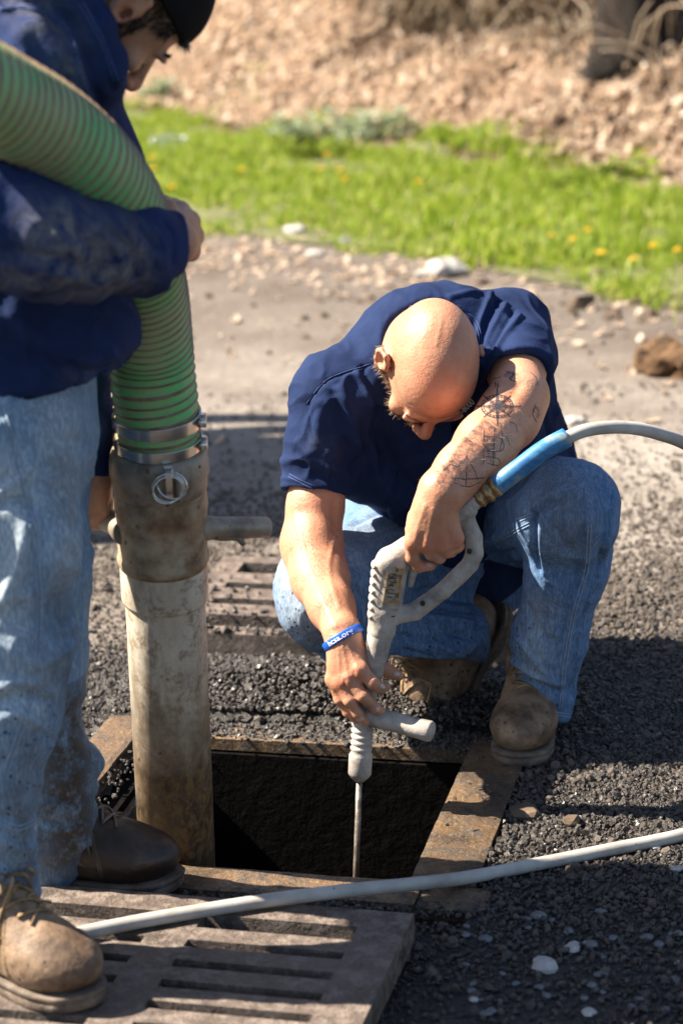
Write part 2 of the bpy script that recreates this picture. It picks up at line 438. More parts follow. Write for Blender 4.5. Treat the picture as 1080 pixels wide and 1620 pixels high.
LAWN, _ = sheet('lawn_ground', -4, 5, 120, lambda x: edge_lawn(x)+.12+.1*math.sin(x*7), lambda x: bank_foot(x)-.2, 40, .008, LSOIL)

# ------------------------------------------------------------------ geometry-node scatter
def scatter(name, proto_meshes, P, S, mat, kind='stuff', rotmode='any', R=None):
    """P points, S scales; the prototypes are joined into this one object by instancing inside its own node tree"""
    me = bpy.data.meshes.new(name); me.vertices.add(len(P)); me.vertices.foreach_set('co', np.asarray(P, np.float32).ravel())
    a = me.attributes.new('sc', 'FLOAT', 'POINT'); a.data.foreach_set('value', np.asarray(S, np.float32))
    if R is None:
        R = RNG.uniform(0, 2*math.pi, (len(P), 3))
        if rotmode == 'up': R[:, :2] = RNG.normal(0, .22, (len(P), 2))
        if rotmode == 'flat': R[:, :2] = RNG.normal(0, .5, (len(P), 2))
    a = me.attributes.new('rt', 'FLOAT_VECTOR', 'POINT'); a.data.foreach_set('vector', R.astype(np.float32).ravel())
    a = me.attributes.new('vi', 'INT', 'POINT'); a.data.foreach_set('value', RNG.integers(0, len(proto_meshes), len(P)).astype(np.int32))
    o = bpy.data.objects.new(name, me); COL.objects.link(o)
    g = bpy.data.node_groups.new(name+'_nodes', 'GeometryNodeTree')
    g.interface.new_socket('Geometry', in_out='INPUT', socket_type='NodeSocketGeometry'); g.interface.new_socket('Geometry', in_out='OUTPUT', socket_type='NodeSocketGeometry')
    N = g.nodes; i_ = N.new('NodeGroupInput'); o_ = N.new('NodeGroupOutput'); L = g.links.new
    def at(nm, ty):
        n = N.new('GeometryNodeInputNamedAttribute'); n.data_type = ty; n.inputs[0].default_value = nm; return n.outputs[0]
    join = N.new('GeometryNodeJoinGeometry')
    for k, (V, F) in enumerate(proto_meshes):
        # prototype geometry is carried by a mesh held in a hidden-free way: an object outside any collection
        pm = bpy.data.meshes.new(name+'_piece'); pm.from_pydata([tuple(q) for q in V], [], [tuple(q) for q in F]); pm.materials.append(mat)
        po = bpy.data.objects.new(name+'_piece', pm)
        oi = N.new('GeometryNodeObjectInfo'); oi.inputs[0].default_value = po
        cmp_ = N.new('FunctionNodeCompare'); cmp_.data_type = 'INT'; cmp_.operation = 'EQUAL'; cmp_.inputs[3].default_value = k; L(at('vi', 'INT'), cmp_.inputs[2])
        ip = N.new('GeometryNodeInstanceOnPoints'); L(i_.outputs[0], ip.inputs['Points']); L(cmp_.outputs[0], ip.inputs['Selection']); L(oi.outputs['Geometry'], ip.inputs['Instance'])
        L(at('rt', 'FLOAT_VECTOR'), ip.inputs['Rotation']); L(at('sc', 'FLOAT'), ip.inputs['Scale']); L(ip.outputs[0], join.inputs[0])
    L(join.outputs[0], o_.inputs[0])
    md = o.modifiers.new('scatter', 'NODES'); md.node_group = g
    return tag(o, kind=kind)
def rock(seed, flat=.7, sub=1):
    import bmesh
    bm = bmesh.new(); bmesh.ops.create_icosphere(bm, subdivisions=sub, radius=1)
    V = np.array([v.co[:] for v in bm.verts]); F = [[v.index for v in f.verts] for f in bm.faces]; bm.free()
    V = V*(1+.38*vnoise(V, 1.3, seed)[:, None]+.15*vnoise(V, 3.1, seed+5)[:, None]); V[:, 2] *= flat; V[:, 0] *= 1.15; return V, F
def area_pts(n, x0, x1, y0, y1, dens):
    X = RNG.uniform(x0, x1, n*3); Y = RNG.uniform(y0, y1, n*3); k = RNG.uniform(0, 1, n*3) < dens(X, Y)
    X, Y = X[k][:n], Y[k][:n]; return X, Y

# ------------------------------------------------------------------ wet gravel
t = NT('wet_black_gravel'); oi = t.new('ObjectInfo'); n = t.noise(90, 3)
geo = t.new('NewGeometry'); c = t.ramp(geo.outputs['Random Per Island'], [(0, (.008, .006, .005)), (.6, (.032, .024, .019)), (.88, (.09, .07, .056)), (1, (.24, .20, .16))])
t.set(Base_Color=c, Roughness=.34); t.b.inputs['Coat Weight'].default_value = .25; t.b.inputs['Coat Roughness'].default_value = .3; t.bump(n, .5, .002); M_WETG = t.m
t = NT('dry_grit'); geo = t.new('NewGeometry'); c = t.ramp(geo.outputs['Random Per Island'], [(0, (.03, .023, .018)), (.55, (.10, .08, .064)), (.9, (.22, .18, .15)), (1, (.38, .33, .28))])
t.set(Base_Color=c, Roughness=.75); t.bump(t.noise(120, 3), .6, .002); M_DRYG = t.m
def hole_mask(X, Y, m=.0):
    u, v = to_h(np.stack([X, Y, 0*X], 1)); return (np.abs(u) < PW+m) & (np.abs(v) < PD+m)
def frame_mask(X, Y):
    u, v = to_h(np.stack([X, Y, 0*X], 1))
    return (np.abs(u) < PW+.1) & (v > -PD-.11) & (v < PD+.075)
def back_grate_mask(X, Y):
    u, v = to_h(np.stack([X, Y, 0*X], 1)); return (np.abs(u+.04) < .37) & (v > .66) & (v < 1.18)
def d_wet(X, Y):
    u, v = to_h(np.stack([X, Y, 0*X], 1))
    d = np.exp(-((u-.05)/.5)**4-((v-.49)/.20)**4)*1.3 + .5*np.exp(-((X-.45)/.5)**2-((Y-3.75)/.45)**2)+.30*np.exp(-((X)/1.2)**2-((Y-3.4)/.7)**2)
    d = np.where(frame_mask(X, Y), d*np.where(v > PD+.02, 1., .17), d); d = d+1.1*np.exp(-((u-.12)/.17)**4-((v+PD+.075)/.022)**2); d = np.where(back_grate_mask(X, Y), d*.42, d)
    d = np.where((u < -.05) & (v < -PD-.1) & (v > -1.0) & (u < .2), d*.15, d)
    d = np.where((v > .312) & (v < .35) & (u < -.03), d*.05, d); d = np.where((v > .655) & (v < .70) & (np.abs(u+.04) < .36), 0, d)
    return np.where(hole_mask(X, Y, .005), 0, d)*(1+.5*vnoise(np.stack([X, Y, 0*X], 1), 9, 3))
X, Y = area_pts(95000, -.9, 1.1, 2.6, 4.6, d_wet)
Z = ground_z(X, Y); u, v = to_h(np.stack([X, Y, 0*X], 1))
pile = np.exp(-((u-.02)/.33)**4-((v-(PD+.22))/.10)**2)
on = frame_mask(X, Y); Z = np.where(on, np.maximum(Z, .004), Z); Z = np.where(back_grate_mask(X, Y), .030, Z)
Z = Z+pile*RNG.uniform(0, .014, len(X)); S = RNG.gamma(2.6, .00072, len(X))+.0014
wetgr = scatter('wet_gravel', [rock(1), rock(2), rock(3)], np.stack([X, Y, Z+S*.3], 1), S, M_WETG)
def d_dry(X, Y):
    a = .75*np.exp(-((X-.75)/.6)**2-((Y-3.9)/.75)**2)+.35*np.exp(-((Y-4.6)/.6)**2)+.05+.3*np.exp(-((X+.35)/.3)**2-((Y-4.5)/.5)**2)
    a = a*(1+.7*vnoise(np.stack([X, Y, 0*X], 1), 5, 7)); return np.where(frame_mask(X, Y) | back_grate_mask(X, Y), 0, a)
X, Y = area_pts(60000, -1.1, 1.4, 2.6, 6.2, d_dry); S = RNG.gamma(2.0, .0010, len(X))+.0013
scatter('loose_grit', [rock(4), rock(5), rock(6)], np.stack([X, Y, ground_z(X, Y)+S*.3], 1), S, M_DRYG)

# ------------------------------------------------------------------ lawn
def blade_tuft(seed, n=9, h=1.):
    r = np.random.default_rng(seed); V = []; F = []
    for _ in range(n):
        a = r.uniform(0, 6.28); o = r.normal(0, .25, 2); hh = h*r.uniform(.5, 1.1); ln = r.uniform(.1, .6); wd = .05
        dx, dy = math.cos(a), math.sin(a); b = len(V)
        for k, (tt, ww) in enumerate(((0, 1), (.5, .8), (1, .05))):
            cx, cy, cz = o[0]+dx*ln*tt*tt*hh, o[1]+dy*ln*tt*tt*hh, hh*tt*(1-.25*tt*ln)
            V += [(cx-dy*wd*ww, cy+dx*wd*ww, cz), (cx+dy*wd*ww, cy-dx*wd*ww, cz)]
        F += [(b, b+1, b+3, b+2), (b+2, b+3, b+5, b+4)]
    return V, F
def foliage_mat(name, stops, trans=.35, rough=.5):
    t = NT(name); g = t.new('NewGeometry'); c = t.ramp(g.outputs['Random Per Island'], stops)
    big = t.ramp(t.noise(2.2, 5, .7), [(.35, .5), (.62, 1.15)]); c = t.mix(1., c, big, 'MULTIPLY')
    t.set(Base_Color=c, Roughness=rough); tr = t.new('BsdfTranslucent'); t.link(c, tr.inputs[0])
    mx = t.new('MixShader'); mx.inputs[0].default_value = trans; t.link(t.b.outputs[0], mx.inputs[1]); t.link(tr.outputs[0], mx.inputs[2]); t.link(mx.outputs[0], t.out.inputs[0])
    return t.m
M_GRASS = foliage_mat('spring_grass', [(0, (.10, .20, .012)), (.45, (.29, .42, .025)), (.85, (.48, .57, .05)), (1, (.60, .56, .18))], .5)
def d_lawn(X, Y):
    P = np.stack([X, Y, 0*X], 1); e0 = (Y-edge_lawn(X))*3+1.3*vnoise(P, 2.6, 21); e1 = (bank_foot(X)+.15-Y)*3+vnoise(P, 2.2, 22)
    return np.clip(np.minimum(e0, e1), 0, 1)*np.clip(.72+.75*vnoise(P, 3.4, 23), .05, 1)
X, Y = area_pts(19000, -1.9, 2.1, 6.2, 13.4, d_lawn); S = RNG.uniform(.03, .075, len(X))*(1+.55*vnoise(np.stack([X, Y, 0*X], 1), 3.2, 5)+.35*vnoise(np.stack([X, Y, 0*X], 1), 9, 6))
scatter('lawn_grass', [blade_tuft(k) for k in range(4)], np.stack([X, Y, ground_z(X, Y)], 1), S, M_GRASS, rotmode='up')

# ------------------------------------------------------------------ leaf litter on the bank
def leaf_piece(seed, curl=.5):
    r = np.random.default_rng(seed); xs_ = np.linspace(-1, 1, 5); wv = [.12, .55, .65, .42, .03]; V = []; F = []
    for i, x in enumerate(xs_):
        zc = curl*x*x*.5; V += [(x, -wv[i], zc+r.uniform(.1, .35)*curl*wv[i]*2), (x, 0, zc), (x, wv[i], zc+r.uniform(.1, .35)*curl*wv[i]*2)]
    for i in range(4):
        for j in (0, 1): b = 3*i+j; F.append((b, b+3, b+4, b+1))
    return V, F
M_LEAF = foliage_mat('dead_leaves', [(0, (.11, .04, .018)), (.18, (.30, .14, .07)), (.36, (.50, .33, .21)), (.62, (.72, .57, .44)), (1, (.87, .77, .66))], .4, .38)
def d_bank(X, Y):
    P = np.stack([X, Y, 0*X], 1); s = Y-bank_foot(X)+.25+.3*vnoise(P, 2.1, 31); return np.clip(s*3, 0, 1)*np.clip(.8+.8*vnoise(P, 2.6, 32), .1, 1)*(1-.72*np.clip((s-1.0-.35*vnoise(P, 2., 35))*4, 0, 1)*np.clip((X-.15)*3, 0, 1))
X, Y = area_pts(27000, -2.1, 2.4, 8.2, 15.2, d_bank); S = RNG.uniform(.014, .044, len(X))
R = RNG.uniform(0, 6.28, (len(X), 3)); R[:, 0] = .43+RNG.normal(0, .9, len(X)); R[:, 1] = RNG.normal(0, .8, len(X))
scatter('leaf_litter', [leaf_piece(k, c) for k, c in enumerate((.4, .8, 1.2))], np.stack([X, Y, ground_z(X, Y)+.012+RNG.uniform(0, .03, len(X))], 1), S, M_LEAF, R=R)
# scattered leaf bits on the asphalt near the lawn
def d_bits(X, Y):
    P = np.stack([X, Y, 0*X], 1); s = edge_lawn(X)-Y; return np.clip(np.exp(-np.abs(s-.25)*1.6)*(.25+.9*np.clip(vnoise(P, 2.3, 41)+.2, 0, 1)), 0, 1)
X, Y = area_pts(2200, -1.2, 1.9, 5.0, 9.4, d_bits); S = RNG.uniform(.006, .026, len(X))
R = RNG.uniform(0, 6.28, (len(X), 3)); R[:, :2] = RNG.normal(0, .35, (len(X), 2))
scatter('leaf_scraps', [leaf_piece(11, .5), leaf_piece(12, .9)], np.stack([X, Y, ground_z(X, Y)+.005], 1), S, M_LEAF, R=R)
def d_clod(X, Y):
    P = np.stack([X, Y, 0*X], 1); s = edge_lawn(X)-Y; return np.clip(np.exp(-np.abs(s-.3)*1.3)*np.clip(vnoise(P, 1.9, 43)+.1, 0, 1), 0, 1)
X, Y = area_pts(2600, -1.2, 1.9, 5.2, 9.4, d_clod); S = RNG.gamma(2, .004, len(X))+.003
M_SOILC = m_simple('soil_clods', [(.3, (.05, .033, .02)), (.6, (.13, .09, .06)), (.8, (.28, .22, .17))], 20, .95)
scatter('soil_clods', [rock(7), rock(8)], np.stack([X, Y, ground_z(X, Y)], 1), S, M_SOILC)

# ------------------------------------------------------------------ dandelions
M_PET = m_simple('dandelion_petals', [(.4, (.75, .45, .01)), (.6, (.85, .6, .02))], 200, .6, bump=0)
M_STEM = m_simple('green_stem', [(.4, (.08, .16, .03)), (.6, (.12, .22, .04))], 60, .6, bump=0)
dand = [(950, 406, 'brightest'), (1002, 415, ''), (1032, 393, ''), (517, 248, ''), (507, 275, ''), (538, 276, ''), (546, 290, ''), (662, 291, ''), (430, 270, ''), (382, 276, ''), (243, 270, ''), (272, 300, ''), (240, 250, ''), (930, 370, ''), (1070, 400, ''), (872, 378, ''), (905, 384, ''), (273, 297, '')]
def dandelion(px, py, label, s=1.):
    p = G(px, py, .05); t_ = thing('dandelion', label, 'flower', (p[0], p[1], ground_z(np.array([p[0]]), np.array([p[1]]))[0]), 'dandelions in the lawn')
    b = wloc(t_); top = A3(p[0], p[1], b[2]+.055); mesh('stem', *tube([b, (b+top)/2+A3(.004, 0, 0), top], .0018, 6), M_STEM, t_)
    V = []; F = []; r = np.random.default_rng(int(px))
    for ring, (rr, zz, n) in enumerate(((.019*s, .004, 16), (.013*s, .008, 13), (.007*s, .011, 9))):
        for k in range(n):
            a = 6.283*k/n+ring*.3; d = A3(math.cos(a), math.sin(a), 0); e = A3(-d[1], d[0], 0); i = len(V)
            V += [top+A3(0, 0, .001*ring), top+d*rr*.6+e*.0022+A3(0, 0, zz*.7), top+d*rr+A3(0, 0, zz), top+d*rr*.6-e*.0022+A3(0, 0, zz*.7)]; F.append((i, i+1, i+2, i+3))
    mesh('flower_head', V, F, M_PET, t_, smooth=False)
where = {507: 'left dandelion of the cluster of four in mid lawn', 538: 'dandelion in the middle of the cluster of four in mid lawn', 382: 'dandelion in the left half of the lawn, left of the one by the weeds', 272: 'dandelion beside the green hose, nearest to the clasped hand', 240: 'dandelion below the plastic bottle, beside the hose', 243: 'dandelion between the bottle and the hose, lower of the pair', 930: 'small dandelion in the right lawn, above the large one', 872: 'leftmost dandelion of the right hand patch', 905: 'dandelion between the leftmost and the large one in the right hand patch', 950: 'large yellow dandelion above the crouching man, at the right front edge of the lawn', 1002: 'yellow dandelion just right of the large one near the lawn edge', 1032: 'small yellow dandelion at the far right, between two brighter ones', 1070: 'yellow dandelion in the lawn touching the right border of the view', 430: 'single yellow dandelion in front of the pale leafy weed clump',
         662: 'lone yellow dandelion in the middle of the lawn, right of the weeds', 517: 'upper dandelion of the cluster of four in mid lawn', 546: 'lowest dandelion of the cluster of four in mid lawn'}
for px, py, _ in dand[:-1]:
    dandelion(px, py, where.get(px, 'small yellow dandelion in flower among the bright spring grass'), 1.25 if px == 950 else 1.)

# ------------------------------------------------------------------ weed clump, bottle, pale stones
def weed(px, py, label, n=30, h=.16, mat=None, spread=.16, seed=0):
    p = G(px, py); p[2] = ground_z(p[:1], p[1:2])[0]; t_ = thing('weed_clump', label, 'plant', p); r = np.random.default_rng(seed); st = MB(); lf = MB()
    for k in range(n):
        a = r.uniform(0, 6.28); q = p+A3(math.cos(a), math.sin(a)*.6, 0)*spread*r.uniform(0, 1); lean = A3(math.cos(a), math.sin(a), 0)*r.uniform(.1, .5)
        hh = h*r.uniform(.5, 1.1); top = q+A3(0, 0, hh)+lean*hh; st.add(*tube([q, (q+top)/2-lean*hh*.1, top], [.003, .0025, .0012], 5))
        for j in range(6):
            tt = r.uniform(.35, 1); b = q+(top-q)*tt; aa = r.uniform(0, 6.28); V, F = leaf_piece(seed+j, .6); V = np.array(V)*r.uniform(.018, .03)
            V[:, 0] += .02; c, s_ = math.cos(aa), math.sin(aa); V = np.stack([V[:, 0]*c-V[:, 1]*s_, V[:, 0]*s_+V[:, 1]*c, V[:, 2]+V[:, 0]*.3], 1); lf.add(V+b, F)
    st.build('stems', M_STEM, t_)['kind'] = 'stuff'; lf.build('leaves', mat, t_, smooth=False)['kind'] = 'stuff'
M_PALEW = foliage_mat('pale_weed_leaves', [(0, (.22, .30, .14)), (.5, (.42, .50, .32)), (1, (.62, .66, .5))], .35)
M_DARKW = foliage_mat('green_weed_leaves', [(0, (.16, .24, .02)), (1, (.38, .46, .05))], .5)
weed(585, 228, 'wide pale green leafy weed clump between lawn and leaf bank', 46, .19, M_PALEW, .26, 3)
weed(480, 232, 'smaller pale weed clump left of the wide one at the foot of the bank', 22, .15, M_PALEW, .16, 5)
weed(262, 182, 'pale weed clump beside the stooping man by the leaf bank', 16, .12, M_PALEW, .12, 8)
weed(500, 252, 'low dark green weeds in front of the pale clump', 14, .09, M_DARKW, .14, 9)
weed(985, 300, 'yellow green leafy tuft at the foot of the leaf bank on the right', 22, .12, M_DARKW, .15, 10)
weed(895, 308, 'small yellow green tuft left of the right hand tuft on the bank foot', 12, .09, M_DARKW, .10, 11)

t = NT('clear_plastic'); t.set(Base_Color=(.85, .9, .92), Roughness=.08); t.b.inputs['Transmission Weight'].default_value = .9; M_PLAS = t.m
p = G(262, 232, .03); bt = thing('plastic_bottle', 'glinting clear plastic bottle lying in the grass behind the green hose', 'bottle', (p[0], p[1], ground_z(p[:1], p[1:2])[0]))
q = wloc(bt)+A3(-.07, 0, .045); mesh('bottle_body', *lathe(q, q+A3(1, .1, .1), [(0, .004), (.002, .028), (.03, .031), (.05, .029), (.07, .031), (.1, .031), (.125, .022), (.14, .012), (.15, .012)], 20), M_PLAS, bt)
e = nrm([1, .1, .1]); mesh('bottle_cap', *lathe(q+e*.151, q+e, [(0, .014), (.014, .014)], 16), m_simple('white_cap', [(.4, .7), (.6, .8)], 20, .3, bump=0), bt)

M_PALESTONE = m_simple('pale_limestone', [(.3, (.28, .25, .23)), (.6, (.46, .43, .40)), (.8, (.58, .55, .51))], 40, .8, bump=.5, bd=.004)
M_GREYSTONE = m_simple('blue_grey_stone', [(.3, (.06, .062, .068)), (.6, (.15, .155, .165)), (.8, (.30, .31, .32))], 60, .6, bump=.5, bd=.003)
def stone(px, py, sx, label, mat, seed, group=None, flat=.55, name='stone'):
    """sx: width in pixels of the photo"""
    p = G(px, py); s = sx/FPX*(p@FW-CAMLOC@FW)/2; V, F = rock(seed, flat, 2); V = V*s
    a = seed*1.7; V = np.stack([V[:, 0]*math.cos(a)-V[:, 1]*math.sin(a), V[:, 0]*math.sin(a)+V[:, 1]*math.cos(a), V[:, 2]], 1)
    z = ground_z(p[:1], p[1:2])[0]; b = bpy.data.objects.new
    me = bpy.data.meshes.new(name); me.from_pydata([tuple(q) for q in V], [], F); me.materials.append(mat); o = bpy.data.objects.new(name, me); COL.objects.link(o)
    o.location = (p[0], p[1], z+s*flat*.55); return tag(o, label, 'stone', group)
stone(705, 436, 58, 'large pale flat stone at the lawn edge above the bald head', M_PALESTONE, 3)
stone(668, 440, 26, 'small pale stone touching the left side of the large flat one', M_PALESTONE, 4)
stone(468, 368, 34, 'white stone on the bare earth below the lawn, middle left', M_PALESTONE, 5)
stone(500, 402, 30, 'flat tan stone among leaf scraps below the white one', M_PALESTONE, 6, flat=.35)
stone(548, 384, 22, 'dark wet looking stone beside the lawn edge, middle', M_GREYSTONE, 7)
stone(905, 668, 34, 'pale pebble on the ground behind the arching grey hose', M_PALESTONE, 8, flat=.4)
stone(862, 1534, 36, 'blue white angular stone, the largest in the shaded foreground gravel', M_PALESTONE, 9, flat=.7)
stone(906, 1505, 24, 'tan stone in the shaded gravel, up and right of the largest one', M_PALESTONE, 10)
stone(851, 1457, 26, 'grey stone in the shade just below the foreground hose', M_GREYSTONE, 11)
stone(934, 1500, 22, 'wedge shaped blue grey stone at the right of the shaded gravel', M_GREYSTONE, 12)
stone(930, 1606, 22, 'pinkish pale stone in the sun at the bottom of the view', M_PALESTONE, 13)
stone(828, 1290, 44, 'flat muddy stone resting beside the right frame plate', M_SOILC, 14, flat=.5)
stone(905, 1308, 28, 'dark clod casting a shadow right of the flat muddy stone', M_SOILC, 15, flat=.8)
stone(1032, 1346, 22, 'pale pebble under the hose at the right', M_PALESTONE, 16)
stone(1070, 1382, 20, 'pale pebble at the right border below the hose', M_PALESTONE, 17)
GRP = 'small loose stones in the shaded foreground gravel'
r = np.random.default_rng(44)
for k in range(46):
    px = r.uniform(690, 1075); py = r.uniform(1440, 1612)
    if px < 700+(1620-py)*.15: px += 40
    stone(px, py, r.uniform(9, 19), 'small grey loose stone in the shaded gravel below the hose', M_GREYSTONE if r.uniform() < .93 else M_PALESTONE, 20+k % 9, GRP)
# red brown soil heap at the right edge
p = G(1068, 582); V, F = rock(31, 1., 4); V = V*A3(.115, .11, .075); V = V+.02*np.stack([fbm(V, 22, 3, 7+k) for k in range(3)], 1)
o = mesh('soil_heap', V, F, m_simple('red_brown_soil', [(.3, (.07, .035, .016)), (.55, (.20, .11, .05)), (.8, (.34, .22, .12))], 30, .95, bump=1., bd=.02), smooth=False)
o.location = (p[0]+.01, p[1]-.02, .01); tag(o, 'low heap of red brown soil at the right edge of the asphalt', 'soil heap')

# ------------------------------------------------------------------ trunk and brambles at the top of the bank
M_BARK = m_simple('dark_bark', [(.3, (.009, .005, .004)), (.55, (.028, .016, .011)), (.75, (.065, .042, .028))], 9, .9, bump=1., bd=.03, stretch=(3, 3, .5))
def bank_pt(px, py):
    d = RAY(px, py)
    Q = CAMLOC[None]+d[None]*(np.arange(8.2, 18, .02)/d[1])[:, None]
    hit = np.where(Q[:, 2] <= ground_z(Q[:, 0], Q[:, 1]))[0]
    return Q[hit[0]].copy() if len(hit) else Q[-1].copy()
def treeT(px, py, r0, h, label, seed):
    b = bank_pt(px, py); b[2] -= .1; t_ = thing('tree', label, 'tree', b); rr = np.random.default_rng(seed)
    n = 24; P = np.array([b+A3(.06*math.sin(k*.5)*k/n, 0, h*k/n) for k in range(n+1)]); Rr = r0*(.45*np.exp(-np.arange(n+1)*.9)+1-.5*np.arange(n+1)/n)
    V, F = tube(P, Rr, 28); N_ = V-np.repeat(P, 28, 0); V = V+N_*(.14*fbm(V*A3(1, 1, .25), 6, 3, seed)[:, None]); mesh('trunk', V, F, M_BARK, t_)
    lb = MB(); cr = MB()
    for k in range(9):
        s0 = P[int(n*(.45+.055*k))]; a = rr.uniform(0, 6.28); e = s0+A3(math.cos(a)*1.1, math.sin(a)*1.1, .9)*rr.uniform(.6, 1.2); Q = spline([s0, (s0+e)/2+A3(0, 0, -.1), e], 9); lb.add(*tube(Q, np.linspace(r0*.3, .012, 9), 8))
        for j in range(70):
            c = e+rr.normal(0, .38, 3); V_, F_ = leaf_piece(j, .5); V_ = np.array(V_)*.045; aa = rr.uniform(0, 6.28); cs, sn = math.cos(aa), math.sin(aa)
            cr.add(np.stack([V_[:, 0]*cs-V_[:, 2]*sn, V_[:, 1], V_[:, 0]*sn+V_[:, 2]*cs], 1)+c, F_)
    lb.build('limbs', M_BARK, t_)['kind'] = 'stuff'; cr.build('crown', foliage_mat('young_leaves', [(0, (.08, .14, .02)), (1, (.2, .3, .05))], .4), t_, smooth=False)['kind'] = 'stuff'
treeT(1003, 84, .15, 3.6, 'dark brown tree trunk standing on the bank at the top right', 3)
M_CANE = m_simple('pale_dry_canes', [(.3, (.30, .22, .15)), (.6, (.5, .4, .3)), (.8, (.66, .57, .47))], 12, .7, bump=0)
M_CANE2 = m_simple('brown_twigs', [(.3, (.10, .07, .045)), (.5, (.26, .19, .13)), (.7, (.48, .39, .30))], 12, .8, bump=0)
def canes(name, label, paths, seed, twigs):
    b = bank_pt(*paths[0][0][0]); t_ = thing(name, label, 'shrub', b); rr = np.random.default_rng(seed)
    for pts, r_ in paths:
        B = bank_pt(*pts[0]); out = [B]
        for j, (px, py) in enumerate(pts[1:]):
            q = W(px, py, B[1]-.12*(j+1)/len(pts)); out.append(q)
        mesh('cane', *tube(spline(out, 20), np.linspace(r_, r_*.6, 20), 8), M_CANE, t_)
    mb = MB()
    for k in range(twigs[4]):
        px = rr.uniform(twigs[0], twigs[1]); py = rr.uniform(twigs[2], twigs[3]); B = bank_pt(px, py); a = rr.normal(0, 1); l = rr.uniform(.15, .5)
        m = B+A3(a*.3*l, rr.normal(0, .1), l*.8); e = B+A3(a*l, rr.normal(0, .2), l*rr.uniform(.1, 1.)); mb.add(*tube(spline([B, m, e], 8), np.linspace(.007, .003, 8)*rr.uniform(.5, 1.5), 5))
    o = mb.build('twigs', M_CANE2, t_); o['kind'] = 'stuff'
canes('bramble', 'tangle of arching pale bramble canes in front of the tree trunk', [([(1055, 120), (1030, 85), (985, 68), (930, 66)], .008), ([(1045, 155), (1030, 110), (990, 82), (950, 80)], .007), ([(1078, 150), (1050, 110), (1020, 92)], .007), ([(985, 130), (1000, 70), (1010, 30), (1030, 0)], .005), ([(1060, 85), (1058, 40), (1055, -20)], .007), ([(940, 130), (925, 90), (880, 75)], .006), ([(1060, 90), (1000, 65), (940, 40), (905, 55)], .006), ([(1075, 100), (1065, 70), (1050, 75)], .009)], 5, (860, 1090, 60, 125, 40))
canes('bramble', 'dry twiggy undergrowth at the top centre of the bank', [([(890, 75), (868, 50), (850, 35)], .012), ([(800, 70), (790, 30), (765, 5)], .007), ([(740, 60), (725, 20), (690, -10)], .007), ([(690, 50), (700, 15), (720, -20)], .008), ([(850, 70), (830, 20), (800, -20)], .006)], 6, (620, 930, -50, 62, 620))
canes('bramble', 'sparse dead twigs above the leaf bank, left of the undergrowth', [([(560, 20), (540, -20), (500, -40)], .007), ([(640, 30), (655, 10), (690, 0)], .006)], 7, (360, 660, -60, 10, 70))

# ================================================================== PIT, FRAME, GRATES
t = NT('muddy_iron'); a_ = t.noise(7, 6, .75); b_ = t.noise(34, 6, .75); c_ = t.noise(150, 4, .7)
c = t.ramp(a_, [(.34, (.04, .028, .02)), (.46, (.095, .06, .034)), (.56, (.165, .10, .05)), (.7, (.09, .066, .05))]); c = t.mix(t.ramp(b_, [(.5, 0), (.62, .85)]), c, (.045, .036, .029)); c = t.mix(t.ramp(c_, [(.58, 0), (.68, .8)]), c, (.29, .24, .19))
t.set(Base_Color=c, Roughness=t.ramp(b_, [(.38, .22), (.62, .68)])); q_ = t.bump(b_, .8, .006); t.bump(c_, .8, .003, q_); M_MUDIRON = t.m
M_DARKIRON = m_simple('wet_dark_iron', [(.3, (.007, .006, .005)), (.6, (.022, .018, .015))], 30, .35, bump=.4, bd=.002)
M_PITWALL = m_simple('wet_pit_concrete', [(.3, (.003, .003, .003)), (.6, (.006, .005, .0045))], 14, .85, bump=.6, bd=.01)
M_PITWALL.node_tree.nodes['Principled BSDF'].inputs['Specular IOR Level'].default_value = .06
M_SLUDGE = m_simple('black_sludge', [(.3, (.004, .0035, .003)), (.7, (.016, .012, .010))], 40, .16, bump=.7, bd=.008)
pit = thing('catch_basin', 'open storm drain pit with black sludge at the bottom', 'drain', hl(0, 0, 0))
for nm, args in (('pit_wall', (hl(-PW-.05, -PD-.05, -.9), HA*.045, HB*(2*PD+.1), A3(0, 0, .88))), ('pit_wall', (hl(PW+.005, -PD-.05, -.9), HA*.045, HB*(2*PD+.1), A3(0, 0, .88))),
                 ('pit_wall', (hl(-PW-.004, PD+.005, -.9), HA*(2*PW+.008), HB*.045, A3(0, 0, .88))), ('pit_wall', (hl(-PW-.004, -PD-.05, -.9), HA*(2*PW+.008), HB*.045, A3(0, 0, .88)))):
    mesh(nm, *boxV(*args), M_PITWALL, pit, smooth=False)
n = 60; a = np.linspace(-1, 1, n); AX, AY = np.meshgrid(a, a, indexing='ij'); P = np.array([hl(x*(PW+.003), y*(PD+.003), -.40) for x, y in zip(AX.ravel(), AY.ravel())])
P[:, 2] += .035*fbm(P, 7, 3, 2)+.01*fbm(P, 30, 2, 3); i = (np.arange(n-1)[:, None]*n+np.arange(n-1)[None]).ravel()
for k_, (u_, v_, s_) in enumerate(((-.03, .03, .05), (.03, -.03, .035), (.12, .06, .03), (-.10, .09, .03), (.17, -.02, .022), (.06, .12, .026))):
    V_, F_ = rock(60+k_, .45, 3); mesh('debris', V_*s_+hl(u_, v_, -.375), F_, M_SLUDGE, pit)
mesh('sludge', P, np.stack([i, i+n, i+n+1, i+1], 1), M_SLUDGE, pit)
fr = thing('drain_surround', 'muddy cast iron frame around the open pit', 'drain surround', hl(0, -PD, 0))
